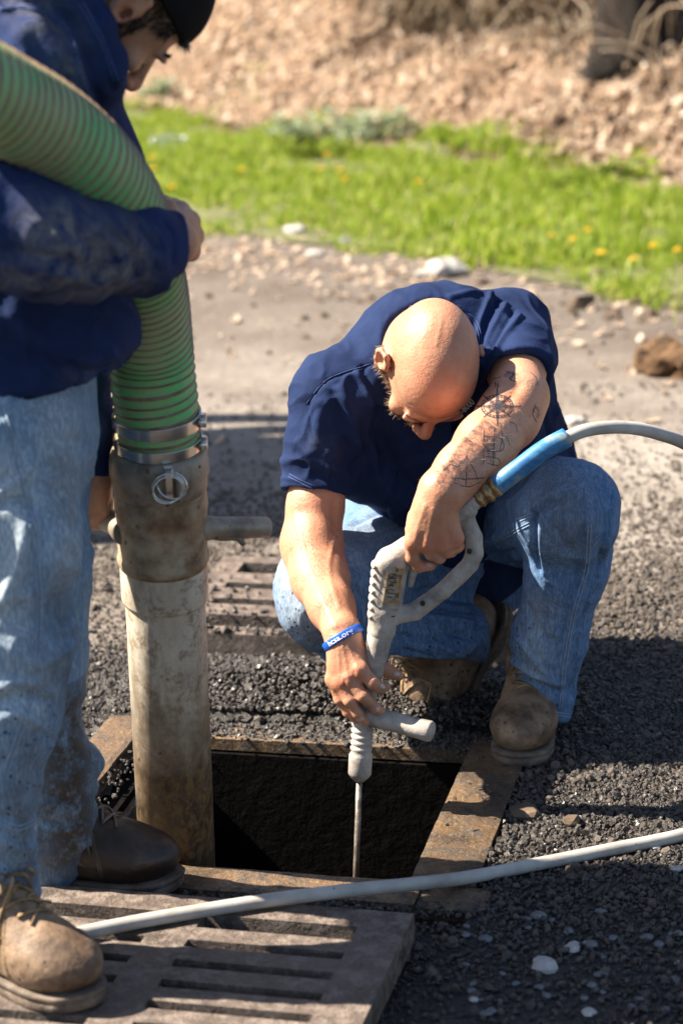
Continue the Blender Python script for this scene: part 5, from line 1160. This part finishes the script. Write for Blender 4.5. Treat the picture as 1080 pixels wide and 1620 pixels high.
V = sculpt(V, F, [([(841, 806), (862, 788), (884, 775)], .006, 0.0075), ([(846, 815), (868, 800), (890, 790)], .005, -0.0060), ([(844, 812), (846, 860), (852, 900)], .006, -0.0090), ([(856, 815), (856, 860), (862, 905)], .007, 0.0060),
    ([(880, 840), (905, 880), (912, 930)], .008, -0.0045), ([(930, 830), (925, 900), (905, 970), (890, 1060), (884, 1120)], .005, 0.0045), ([(922, 835), (916, 900), (896, 970), (880, 1060)], .004, -0.0037),
    ([(815, 1060), (845, 1080), (880, 1095), (905, 1088)], .007, -0.0090), ([(812, 1046), (840, 1066), (880, 1080)], .007, 0.0075), ([(820, 1010), (850, 1050), (870, 1070)], .007, 0.0060), ([(835, 960), (850, 1000), (880, 1020)], .008, -0.0045),
    ([(870, 930), (862, 990), (876, 1040)], .006, -0.0045), ([(955, 850), (940, 920), (915, 1010), (905, 1100)], .006, -0.0060), ([(968, 780), (960, 860), (945, 905)], .006, 0.0060), ([(930, 745), (955, 800), (960, 850)], .007, -0.0045),
    ([(700, 880), (760, 860), (830, 830)], .008, 0.0075), ([(690, 900), (760, 885), (840, 870)], .009, -0.0075), ([(640, 930), (700, 915), (770, 905)], .008, 0.0060), ([(770, 845), (800, 880), (815, 910)], .006, -0.0060),
    ([(600, 960), (660, 955), (740, 965)], .007, -0.0105), ([(600, 978), (660, 975), (745, 985)], .008, 0.0075), ([(610, 1000), (670, 1012), (740, 1000)], .006, -0.0075), ([(690, 1020), (730, 1035), (752, 1020)], .006, 0.0075), ([(640, 1030), (700, 1045), (745, 1042)], .006, -0.0075), ([(700, 990), (740, 1010), (756, 990)], .005, -0.0060),
    ([(560, 880), (600, 850), (640, 835)], .010, 0.0060), ([(560, 930), (590, 980), (580, 1030)], .009, -0.0075), ([(530, 960), (560, 1000), (560, 1040)], .008, 0.0060), ([(560, 830), (600, 812), (640, 808)], .008, -0.0045)])
fade_sun = paint(V, F, [([(470, 900), (470, 980)], .06, .75), ([(520, 860), (640, 820)], .05, .55), ([(890, 790), (895, 860)], .05, .35), ([(770, 980), (820, 960)], .04, .2), ([(850, 960), (845, 1060)], .035, .55)])  # thigh-top and shin strokes paint sunlit patches; the knees are wear
splash = paint(V, F, [([(490, 930), (485, 1000), (540, 1020)], .07, 1), ([(640, 1020), (740, 1030)], .05, 1), ([(690, 980), (740, 990)], .03, .7), ([(825, 1000), (818, 1080)], .035, 1), ([(830, 1100), (870, 1120)], .03, .8), ([(860, 870), (855, 930)], .04, .5), ([(600, 1000), (660, 1000)], .05, .8)], .10)
dirt = paint(V, F, [([(880, 770), (900, 840)], .05, .45), ([(820, 1060), (815, 1100)], .02, .8), ([(500, 1000), (560, 1025)], .03, .5), ([(660, 1045), (750, 1045)], .03, .7)], .05)
jn = mesh('jeans', V, F, M_DENIM, p1, attrs={'fade_sun': fade_sun, 'splash': splash, 'dirt': dirt}); bvj = bvh(V, F)
for pts in ([(932, 830), (927, 900), (907, 970), (892, 1060), (886, 1120)], [(660, 905), (720, 882), (780, 858), (838, 828)], [(812, 1092), (845, 1110), (880, 1128), (900, 1132)], [(752, 868), (770, 895), (790, 915)], [(845, 812), (800, 832), (760, 850)], [(640, 1040), (700, 1055), (748, 1050)]):
    seam(bvj, pts, M_THREAD, jn, 'seam', .0009, .0022)
bl = G(842, 1130, 0)
hlL = G(880, 1100, .0)+A3(.045, .02, 0); boot(p1, A3(.340, 3.862, .0), (-.26, -.96, 0), label='tan scuffed boot planted flat')
bh = W(806, 962, 3.93); bx_ = nrm(A3(.212, 3.90, .016)-bh)
boot(p1, bh, bx_, nrm(A3(-.75, -.35, .35)), M_BOOT, bend=-.95, label='dark muddy boot on its toes, heel raised')

# --- forearm tattoo: line work laid on the skin
M_INK = NT('tattoo_ink'); M_INK.set(Base_Color=(.03, .035, .05), Roughness=.5); M_INK.b.inputs['Alpha'].default_value = .62; M_INK = M_INK.m
M_INK2 = NT('faded_tattoo_shade'); nn_ = M_INK2.ramp(M_INK2.noise(140, 4, .7), [(.4, 0), (.65, .5)]); M_INK2.set(Base_Color=(.06, .06, .075), Roughness=.5, Alpha=nn_); M_INK2 = M_INK2.m
tm = MB()
def ink(pts, wpx=1.3, dense=2.5):
    wpx = wpx*1.35
    L_, N2 = cast_path(bv_skin1, pts, dense)
    if len(L_) < 2: return
    T_ = np.gradient(L_, axis=0); S_ = np.cross(T_, N2); S_ /= np.linalg.norm(S_, axis=1)[:, None]+1e-9; hw_ = wpx/2000.
    V_ = np.concatenate([L_+N2*.0005+S_*hw_, L_+N2*.0005-S_*hw_]); m_ = len(L_); tm.add(V_, [(i, i+1, m_+i+1, m_+i) for i in range(m_-1)])
cx, cy = 786, 643
for rx, ry, w_ in ((25, 18, 1.8), (21, 15, 1.1), (13, 9.5, 1.1)): ink([(cx+rx*math.cos(a), cy+ry*math.sin(a)) for a in np.linspace(0, 6.2832, 25)], w_)
for k in range(24):
    a = k*math.pi/12; ink([(cx+21*math.cos(a), cy+15*math.sin(a)), (cx+25*math.cos(a), cy+18*math.sin(a))], 1.4, 1.5)
for k in range(8):
    a = k*math.pi/4; l = 38 if k % 2 == 0 else 30; c_, s_ = math.cos(a), math.sin(a)
    ink([(cx+3*s_, cy-3*c_), (cx+l*c_, cy+l*.8*s_)], 1.1); ink([(cx-3*s_, cy+3*c_), (cx+l*c_, cy+l*.8*s_)], 1.1); ink([(cx, cy), (cx+l*.6*c_, cy+l*.48*s_)], 2.2)
ink([(783, 613), (783, 605), (788, 613), (788, 605)], 1.2, 1.2)                     # N
# ship with masts, sails and rigging lower down the arm
ink([(782, 676), (781, 700), (779, 738)], 1.3); ink([(765, 680), (764, 735)], 1.1); ink([(764, 690), (792, 694), (794, 712), (768, 714)], 1.1); ink([(768, 722), (788, 726), (788, 736), (770, 733)], 1.1); ink([(790, 668), (794, 690), (790, 712)], .9)
ink([(738, 720), (737, 754), (736, 768)], 1.2); ink([(737, 722), (750, 745), (755, 760)], 1.); ink([(737, 722), (725, 742), (718, 760)], 1.); ink([(712, 756), (735, 758), (765, 756)], 1.5); ink([(718, 764), (740, 770), (760, 762)], 1.2)
ink([(700, 745), (712, 735), (722, 738), (730, 728)], 1.5); ink([(806, 668), (815, 672), (818, 684)], .9); ink([(800, 690), (806, 705)], .9)
ink([(838, 588), (846, 596), (850, 610)], 1.2); ink([(846, 640), (842, 655), (848, 668)], 1.4); ink([(800, 588), (812, 592), (806, 600), (816, 604)], 1.6); ink([(780, 600), (792, 596)], 1.3)
tm.build('tattoo_lines', M_INK, p1)['kind'] = 'stuff'
tm = MB()
for a_, b_, n_, w_ in (((775, 650), (800, 640), 8, 16), ((715, 735), (750, 700), 8, 26), ((690, 760), (730, 745), 8, 20), ((735, 700), (775, 670), 16, 15), ((700, 742), (735, 728), 12, 12), ((765, 690), (780, 735), 8, 12), ((845, 645), (850, 662), 5, 12), ((800, 590), (815, 600), 5, 12)):
    ink([a_, ((a_[0]+b_[0])/2+2, (a_[1]+b_[1])/2-2), b_], w_, 2.5)
tm.build('tattoo_shading', M_INK2, p1)['kind'] = 'stuff'
# ================================================================== STOOPING MAN WITH THE HOSE
p2 = thing('person', 'young man in black cap and dusty navy hoodie stooping and hugging the green hose', 'person', W(20, 1500, 2.95))
# --- skin
f = Field(.0026)
F2 = nrm([.3706, .3257, -.8698]); U2 = nrm([.8772, .1849, .4430]); U2 = nrm(U2-F2*(F2@U2)); R2 = np.cross(F2, U2)
O2 = W(202, 21, 2.95)-R2*.078
H2, ax2 = head(f, O2, U2, F2, .97)
nk2 = W(95, 75, 3.05); f.cone(H2(0, -.03, -.03), nk2, .052, .060, .03)
shN, elN, wrN = W(55, 120, 2.93), W(-45, 350, 2.74), W(276, 384, 2.965)
shF, elF, wrF = W(92, 150, 3.28), W(112, 540, 3.27), W(148, 748, 3.245)
f.cone(nk2, W(40, 250, 3.05), .06, .10, .03).cone(W(70, 160, 3.0), shF, .05, .05, .03).cone(W(70, 160, 3.0), shN, .05, .05, .03)
f.path([shN, elN, W(120, 378, 2.80), wrN], [.05, .045, .038, .027], .02)
f.path([shF, elF, wrF], [.05, .036, .026], .02)
knN = [W(284, 334, 3.050), W(300, 350, 3.052), W(306, 374, 3.045), W(300, 397, 3.030)]
fgN = [[knN[0], W(276, 326, 3.085), W(262, 330, 3.115), W(246, 338, 3.13)], [knN[1], W(296, 344, 3.092), W(276, 350, 3.125), W(256, 356, 3.135)],
       [knN[2], W(300, 372, 3.090), W(280, 376, 3.120), W(258, 380, 3.13)], [knN[3], W(294, 396, 3.072), W(276, 398, 3.105), W(256, 400, 3.115)]]
hand(f, wrN, knN, fgN, [W(268, 352, 2.995), W(266, 330, 3.010), W(260, 322, 3.03), W(249, 322, 3.045)], .024)
knF = [W(158, 784, 3.235), W(150, 792, 3.232), W(142, 797, 3.233), W(134, 799, 3.238)]
fgF = [[k_, W(x_, 812, 3.232), W(x_-1, 828, 3.245), W(x_-2, 826, 3.262)] for k_, x_ in zip(knF, (163, 154, 145, 137))]
hand(f, W(148, 762, 3.24), knF, fgF, [W(160, 778, 3.255), W(167, 795, 3.262), W(166, 808, 3.255)], .023)
f.cone(wrF, W(148, 762, 3.24), .025, .023, .01)
V, F = f.build(); V = relax(V, F, 1)
red = paint(V, F, [([(200, 0), (206, 30)], .016, .5), ([(205, 125), (215, 135)], .012, .4), ([(285, 335), (308, 375)], .016, .4), ([(305, 380), (300, 410)], .012, .4)])
mesh('body', V, F, M_SKIN2, p2, attrs={'red': red, 'beard': np.zeros(len(V)), 'grime': np.zeros(len(V))})
# --- hair: sideburn, temple and the tuft over the forehead
bvp = bvh(V, F); Lq = (V-O2)@np.stack(ax2).T; N_ = vnormals(V, F); near = np.linalg.norm(Lq, axis=1) < .15
cand = np.where(near & (np.abs(Lq[:, 0]) > .03) & (((Lq[:, 2] > .016+.28*np.clip(Lq[:, 1]-.02, 0, 1)) & (Lq[:, 1] < .062) & (Lq[:, 1] > -.12)) | ((Lq[:, 2] > -.028) & (np.abs(Lq[:, 1]-.022) < .011)) | ((Lq[:, 1] < -.022) & (Lq[:, 2] > -.045))) & ~((np.abs(Lq[:, 0]) > .0735) & (Lq[:, 2] < .04) & (Lq[:, 1] < .018)))[0]
rr = np.random.default_rng(8); hv = []; hf = []
def strand(b0, d, ln, wd=.0006):
    s_ = nrm(np.cross(d, rr.normal(0, 1, 3)))*wd; s2 = np.cross(d, s_); o_ = len(hv); hv.extend([b0+s_, b0-s_*.5+s2*.9, b0-s_*.5-s2*.9, b0+d*ln]); hf.extend([(o_, o_+1, o_+3), (o_+1, o_+2, o_+3), (o_+2, o_, o_+3)])
for i in rr.choice(cand, 9000): strand(V[i]+rr.normal(0, .0008, 3), nrm(N_[i]*.5-ax2[2]*.8-ax2[1]*.3+rr.normal(0, .25, 3)), rr.uniform(.008, .018))
for k in range(420):
    r_ = rr.uniform(-.045, .05); b0 = H2(r_, .086-.25*r_*r_/.07, .052+rr.normal(0, .003)); strand(b0, nrm(ax2[1]*1.0-ax2[2]*.15+ax2[0]*rr.normal(.1, .35)+rr.normal(0, .15, 3)), rr.uniform(.010, .026), .0008)
for s in (-1, 1):
    for _ in range(160):
        u_ = rr.uniform(0, 1); strand(H2(s*(.012+.036*u_), .1-.016*u_*u_, .019+.004*math.sin(u_*3)+rr.normal(0, .002)), nrm(ax2[0]*s+ax2[2]*.3+rr.normal(0, .2, 3)), .009)
    for k in range(24):
        u_ = k/23.; strand(H2(s*(.019+.024*u_), .0895-.008*(u_-.4)**2*4, -.007), nrm(ax2[1]*.5-ax2[2]*.7+ax2[0]*s*(u_-.4)), .005, .0004)
t = NT('black_hair'); t.set(Base_Color=(.012, .009, .008), Roughness=.4); o = mesh('hair', hv, hf, t.m, p2, smooth=False); o['kind'] = 'stuff'
# --- cap worn backwards
M_CAP = cloth_mat('black_cap_cloth', (.006, .006, .007), (.014, .013, .015), (.05, .05, .05), 500, .5)
f = Field(.0025); f.ell(H2(0, -.010, .045), (.0785, .103, .088), ax2, .01); f.ell(H2(0, .026, .05), (.070, .074, .074), ax2, .015)
f.ell(H2(0, -.010, .040), (.074, .0985, .083), ax2, .002, 'sub')
hp = H2(0, 0, .044); f.plane(hp, -ax2[2]+ax2[1]*.02, hp-.2, hp+.2, .003)
f.path([H2(.032, .13, .052), H2(.026, .13, .070), H2(0, .13, .080), H2(-.026, .13, .070), H2(-.032, .13, .052)], [.004]*5, .002, mode='sub')
V, F = f.build(); V = relax(V, F, 1); V = V+vnormals(V, F)*(.0012*fbm(V, 25, 2, 3))[:, None]; cap = mesh('cap', V, F, M_CAP, p2, attrs={'dirt': np.zeros(len(V))})
for a in np.linspace(0, math.pi, 7)[:-1]:
    P = [H2(.0790*math.cos(a)*math.sin(b), -.010+.1036*math.sin(a)*math.sin(b), .045+.0885*math.cos(b)) for b in np.linspace(-1.5, 1.5, 25)]; mesh('cap_seam', *tube(P, .0012, 5), M_CAP, cap)
P = [H2(.0770*math.cos(a), -.010+.1020*math.sin(a), .0475+.003*math.sin(a)) for a in np.linspace(0, 2*math.pi, 60)]; mesh('cap_band', *tube(P, .0042, 8, cap=False), M_CAP, cap)
bl_ = Field(.003); bl_.ell(H2(0, -.125, .040), (.075, .062, .006), ax2, .003); V, F = bl_.build(); mesh('cap_bill', V, F, M_CAP, cap, attrs={'dirt': np.zeros(len(V))})
# --- hoodie
f = Field(.0032); L2 = A3(0, 1, 0); sd = A3(0, 1, 0)
f.cone(W(-15, 600, 3.02), W(10, 470, 3.04), .158, .155, .03).cone(W(10, 470, 3.04), W(40, 300, 3.06), .155, .155, .04).cone(W(25, 300, 3.06), W(20, 170, 3.06), .150, .105, .05)
f.ell(W(-5, 80, 3.08), (.14, .19, .16), k=.06)
f.cone(W(30, 150, 3.06), nk2, .10, .062, .05).cone(W(30, 150, 3.0), shN, .09, .070, .04).cone(W(30, 150, 3.1), shF, .09, .062, .04)
f.path([shN, W(0, 240, 2.83), elN, W(50, 382, 2.745), W(140, 398, 2.815), W(215, 398, 2.89), W(262, 388, 2.945)], [.078, .070, .064, .060, .0545, .0500, .0430], .03)
f.cone(W(262, 388, 2.945), W(290, 380, 2.985), .040, .036, .006)
f.ell(W(95, 548, 2.985), (.088, .070, .075), k=.04); f.cone(W(70, 600, 2.95), W(150, 590, 3.02), .035, .032, .03)
# hood and collar round the neck
f.path([W(60, -60, 2.93), W(106, -5, 2.925), W(138, 50, 2.925), W(156, 105, 2.93), W(152, 128, 2.96), W(135, 140, 3.0)], [.034, .030, .029, .029, .029, .027], .015)
f.path([W(75, -60, 2.93), W(50, -20, 3.05), W(80, -60, 3.18), W(130, 60, 3.16), W(140, 120, 3.10)], [.05, .06, .045, .034, .030], .02)
f.cone(W(95, 110, 3.02), W(125, 120, 3.04), .06, .040, .03)
ec = W(279, 383, 2.968); ed = nrm(ec-W(215, 398, 2.89)); ed2 = nrm(ed*.5+CR*.85); f.plane(ec, ed2, ec-.07, ec+.07, .003); f.cone(ec-ed*.012, ec+ed*.05, .0335, .0335, .002, mode='sub')
f.ell(H2(0, .015, .02), (.086, .105, .100), ax2, .004, 'sub')
hb = W(60, 612, 2.95); f.plane(hb, (.10, 0, -1), hb-A3(.6, .5, .25), hb+A3(.35, .5, .02), .004)
f.path([shF, W(105, 320, 3.27), elF, W(135, 665, 3.25), W(146, 728, 3.245)], [.062, .055, .050, .036, .030], .03); f.cone(W(146, 730, 3.245), W(150, 752, 3.245), .0290, .0275, .004)
V, F = f.build(); V = relax(V, F, 2); N_ = vnormals(V, F)
V = V+N_*(.0065*fbm(V*A3(1, .8, 1), 7, 3, 24)+.001*vnoise(V@np.array([[.8, .3, .2], [-.3, .6, .2], [.2, .1, .5]]), 34, 6))[:, None]
V = wrinkle(V, F, [[.5, .2, .8], [1, .2, -.5], [.2, .5, .3]], 13, .009, 43, 1.6); V = wrinkle(V, F, [[.8, .1, .5], [-.5, .2, .8], [.2, .3, .1]], 26, .0025, 53, 1.3)
V = sculpt(V, F, [([(0, 20), (60, 18), (100, 40), (118, 70), (130, 130), (150, 170)], .006, .005), ([(88, 0), (118, 50), (140, 110), (158, 165)], .007, -.006), ([(30, 60), (60, 40), (100, 90)], .014, .006), ([(130, 0), (160, 60), (185, 130)], .008, .004), ([(150, 20), (172, 80), (180, 140)], .007, -.004),
    ([(90, 370), (120, 400), (110, 440)], .007, .005), ([(120, 360), (150, 395), (148, 440)], .007, -.005), ([(150, 365), (185, 395), (190, 440)], .006, .005), ([(170, 365), (210, 395), (214, 440)], .006, -.005), ([(200, 362), (226, 388), (230, 438)], .006, .0045), ([(222, 360), (244, 388), (248, 425)], .005, -.0045), ([(240, 358), (258, 385), (262, 420)], .005, .004),
    ([(20, 420), (90, 432), (160, 448)], .009, .005), ([(10, 400), (80, 408), (130, 425)], .008, -.005), ([(262, 352), (278, 378), (276, 414)], .004, -.004),
    ([(60, 470), (100, 520), (130, 560)], .010, -.007), ([(90, 470), (140, 510), (175, 545)], .009, .006), ([(20, 500), (80, 560), (120, 600)], .010, .006), ([(110, 560), (150, 575), (178, 560)], .007, .005), ([(105, 575), (140, 590), (170, 585)], .006, -.005), ([(0, 545), (60, 560), (110, 605)], .010, -.006), ([(118, 690), (150, 700)], .006, .005), ([(118, 704), (152, 714)], .005, -.005), ([(120, 660), (156, 672)], .006, -.004)])
dirt = paint(V, F, [([(100, 380), (150, 420), (200, 430)], .055, 1.), ([(10, 440), (120, 452)], .03, .7), ([(60, 30), (100, 60), (120, 110)], .022, .7), ([(20, 10), (70, 20)], .02, .4), ([(200, 400), (230, 440)], .03, .6), ([(120, 600), (170, 590)], .02, .3)])
hd = mesh('hoodie', V, F, M_HOOD, p2, attrs={'dirt': dirt}); bvh2 = bvh(V, F)
for pts in ([(0, 14), (50, 12), (95, 34), (115, 70), (128, 130), (148, 172)], [(128, 4), (160, 62), (184, 128)]): seam(bvh2, pts, M_NTHREAD, hd, 'seam', .0011, .0025)
# --- jeans
f = Field(.0032)
hN, hF = W(0, 690, 2.94), W(35, 690, 3.13)
f.cone(W(-45, 640, 3.03), W(-22, 700, 3.03), .145, .135, .03, (A3(0, 1, 0), 1.1)).cone(W(-25, 560, 3.03), W(-35, 640, 3.03), .135, .143, .03)
f.path([hN, W(12, 850, 2.905), W(22, 1010, 2.885), W(2, 1120, 2.875), W(-22, 1240, 2.87), W(-28, 1350, 2.87), W(-20, 1455, 2.87)], [.094, .084, .075, .070, .064, .062, .062], .03)
f.path([hF, W(50, 900, 3.12), W(58, 1060, 3.13), W(62, 1150, 3.15), W(76, 1225, 3.155), W(80, 1290, 3.16), W(72, 1352, 3.16)], [.090, .075, .066, .056, .063, .062, .058], .022)
for k in range(4): f.ell(W(84, 1215+k*36, 3.155), (.066, .062, .015), k=.012)
f.plane(A3(0, 2.87, .095), (.1, 0, -1), W(-8, 1455, 2.87)-.15, W(-8, 1455, 2.87)+A3(.12, .13, .0), .004)
f.cone(A3(W(-8, 1455, 2.87)[0], 2.87, .12), A3(W(-8, 1455, 2.87)[0], 2.87, .02), .056, .058, .002, mode='sub')
V, F = f.build(); V = relax(V, F, 2); N_ = vnormals(V, F)
V = V+N_*(.0055*fbm(V*A3(1, 1, .6), 8, 3, 34)+.0008*vnoise(V*A3(1, 1, .5), 40, 6))[:, None]
V = wrinkle(V, F, [[.1, .2, 1], [1, .3, 0], [.2, .6, .2]], 13, .0075, 63, 1.6); V = wrinkle(V, F, [[.4, .1, .8], [.9, .2, -.3], [.2, .4, .1]], 28, .0022, 73, 1.3)
V = sculpt(V, F, [([(0, 640), (40, 800), (62, 1000), (50, 1120)], .004, -.0025), ([(0, 780), (30, 760), (45, 740)], .007, .006), ([(0, 800), (30, 790), (50, 800)], .007, -.006), ([(0, 960), (25, 900), (45, 830)], .009, .007), ([(20, 980), (50, 900), (60, 850)], .008, -.005), ([(0, 1090), (30, 1075), (55, 1080)], .008, .007), ([(0, 1110), (40, 1100), (80, 1110)], .007, -.007), ([(0, 1140), (30, 1130), (60, 1145)], .007, .005),
    ([(60, 1160), (100, 1175), (125, 1170)], .006, -.005), ([(70, 1222), (110, 1232), (150, 1218)], .006, -.006), ([(80, 1262), (120, 1270), (156, 1256)], .006, -.006), ([(75, 1300), (110, 1306), (150, 1290)], .005, -.005), ([(60, 1330), (100, 1335), (135, 1322)], .006, .004), ([(0, 1290), (40, 1300), (70, 1280)], .008, -.005), ([(0, 1370), (30, 1385), (58, 1370)], .008, -.005), ([(0, 1330), (40, 1345), (66, 1330)], .008, .005), ([(60, 640), (100, 690), (130, 700)], .010, -.004), ([(95, 880), (115, 960), (110, 1040)], .012, .003)])
fade_sun = paint(V, F, [([(20, 760), (10, 980)], .045, .9), ([(90, 660), (110, 900)], .05, .65), ([(0, 1100), (50, 1120)], .03, .8), ([(30, 1020), (60, 1100)], .04, .5)], .15)  # left-edge strokes paint sunlit patches; the rest is pale wear
splash = paint(V, F, [([(20, 1150), (20, 1420)], .07, .9), ([(90, 1160), (110, 1320)], .07, 1), ([(80, 600), (110, 900)], .04, .25)], .12)
dirt = paint(V, F, [([(100, 1140), (110, 1200), (120, 1340)], .075, 1.), ([(30, 1250), (50, 1420)], .03, .6), ([(90, 950), (110, 1080)], .05, .55), ([(100, 740), (110, 800)], .03, .5), ([(40, 1180), (60, 1250)], .04, .4)], .08)  # far-leg stroke is mud plus painted shade, darkening that leg
jn = mesh('jeans', V, F, M_DENIM2, p2, attrs={'fade_sun': fade_sun, 'splash': splash, 'dirt': dirt}); bvj2 = bvh(V, F)
for pts in ([(2, 640), (38, 760), (60, 900), (62, 1000), (50, 1100), (10, 1220)], [(4, 1300), (30, 1310), (60, 1296)]): seam(bvj2, pts, M_THREAD, jn, 'seam', .0011, .0028)
tN = G(158, 1592, .052); dN = nrm(A3(.82, -.57, 0)); boot(p2, A3(tN[0], tN[1], .048)-dN*.292, dN, label='tan muddy boot in the sun on the grate')
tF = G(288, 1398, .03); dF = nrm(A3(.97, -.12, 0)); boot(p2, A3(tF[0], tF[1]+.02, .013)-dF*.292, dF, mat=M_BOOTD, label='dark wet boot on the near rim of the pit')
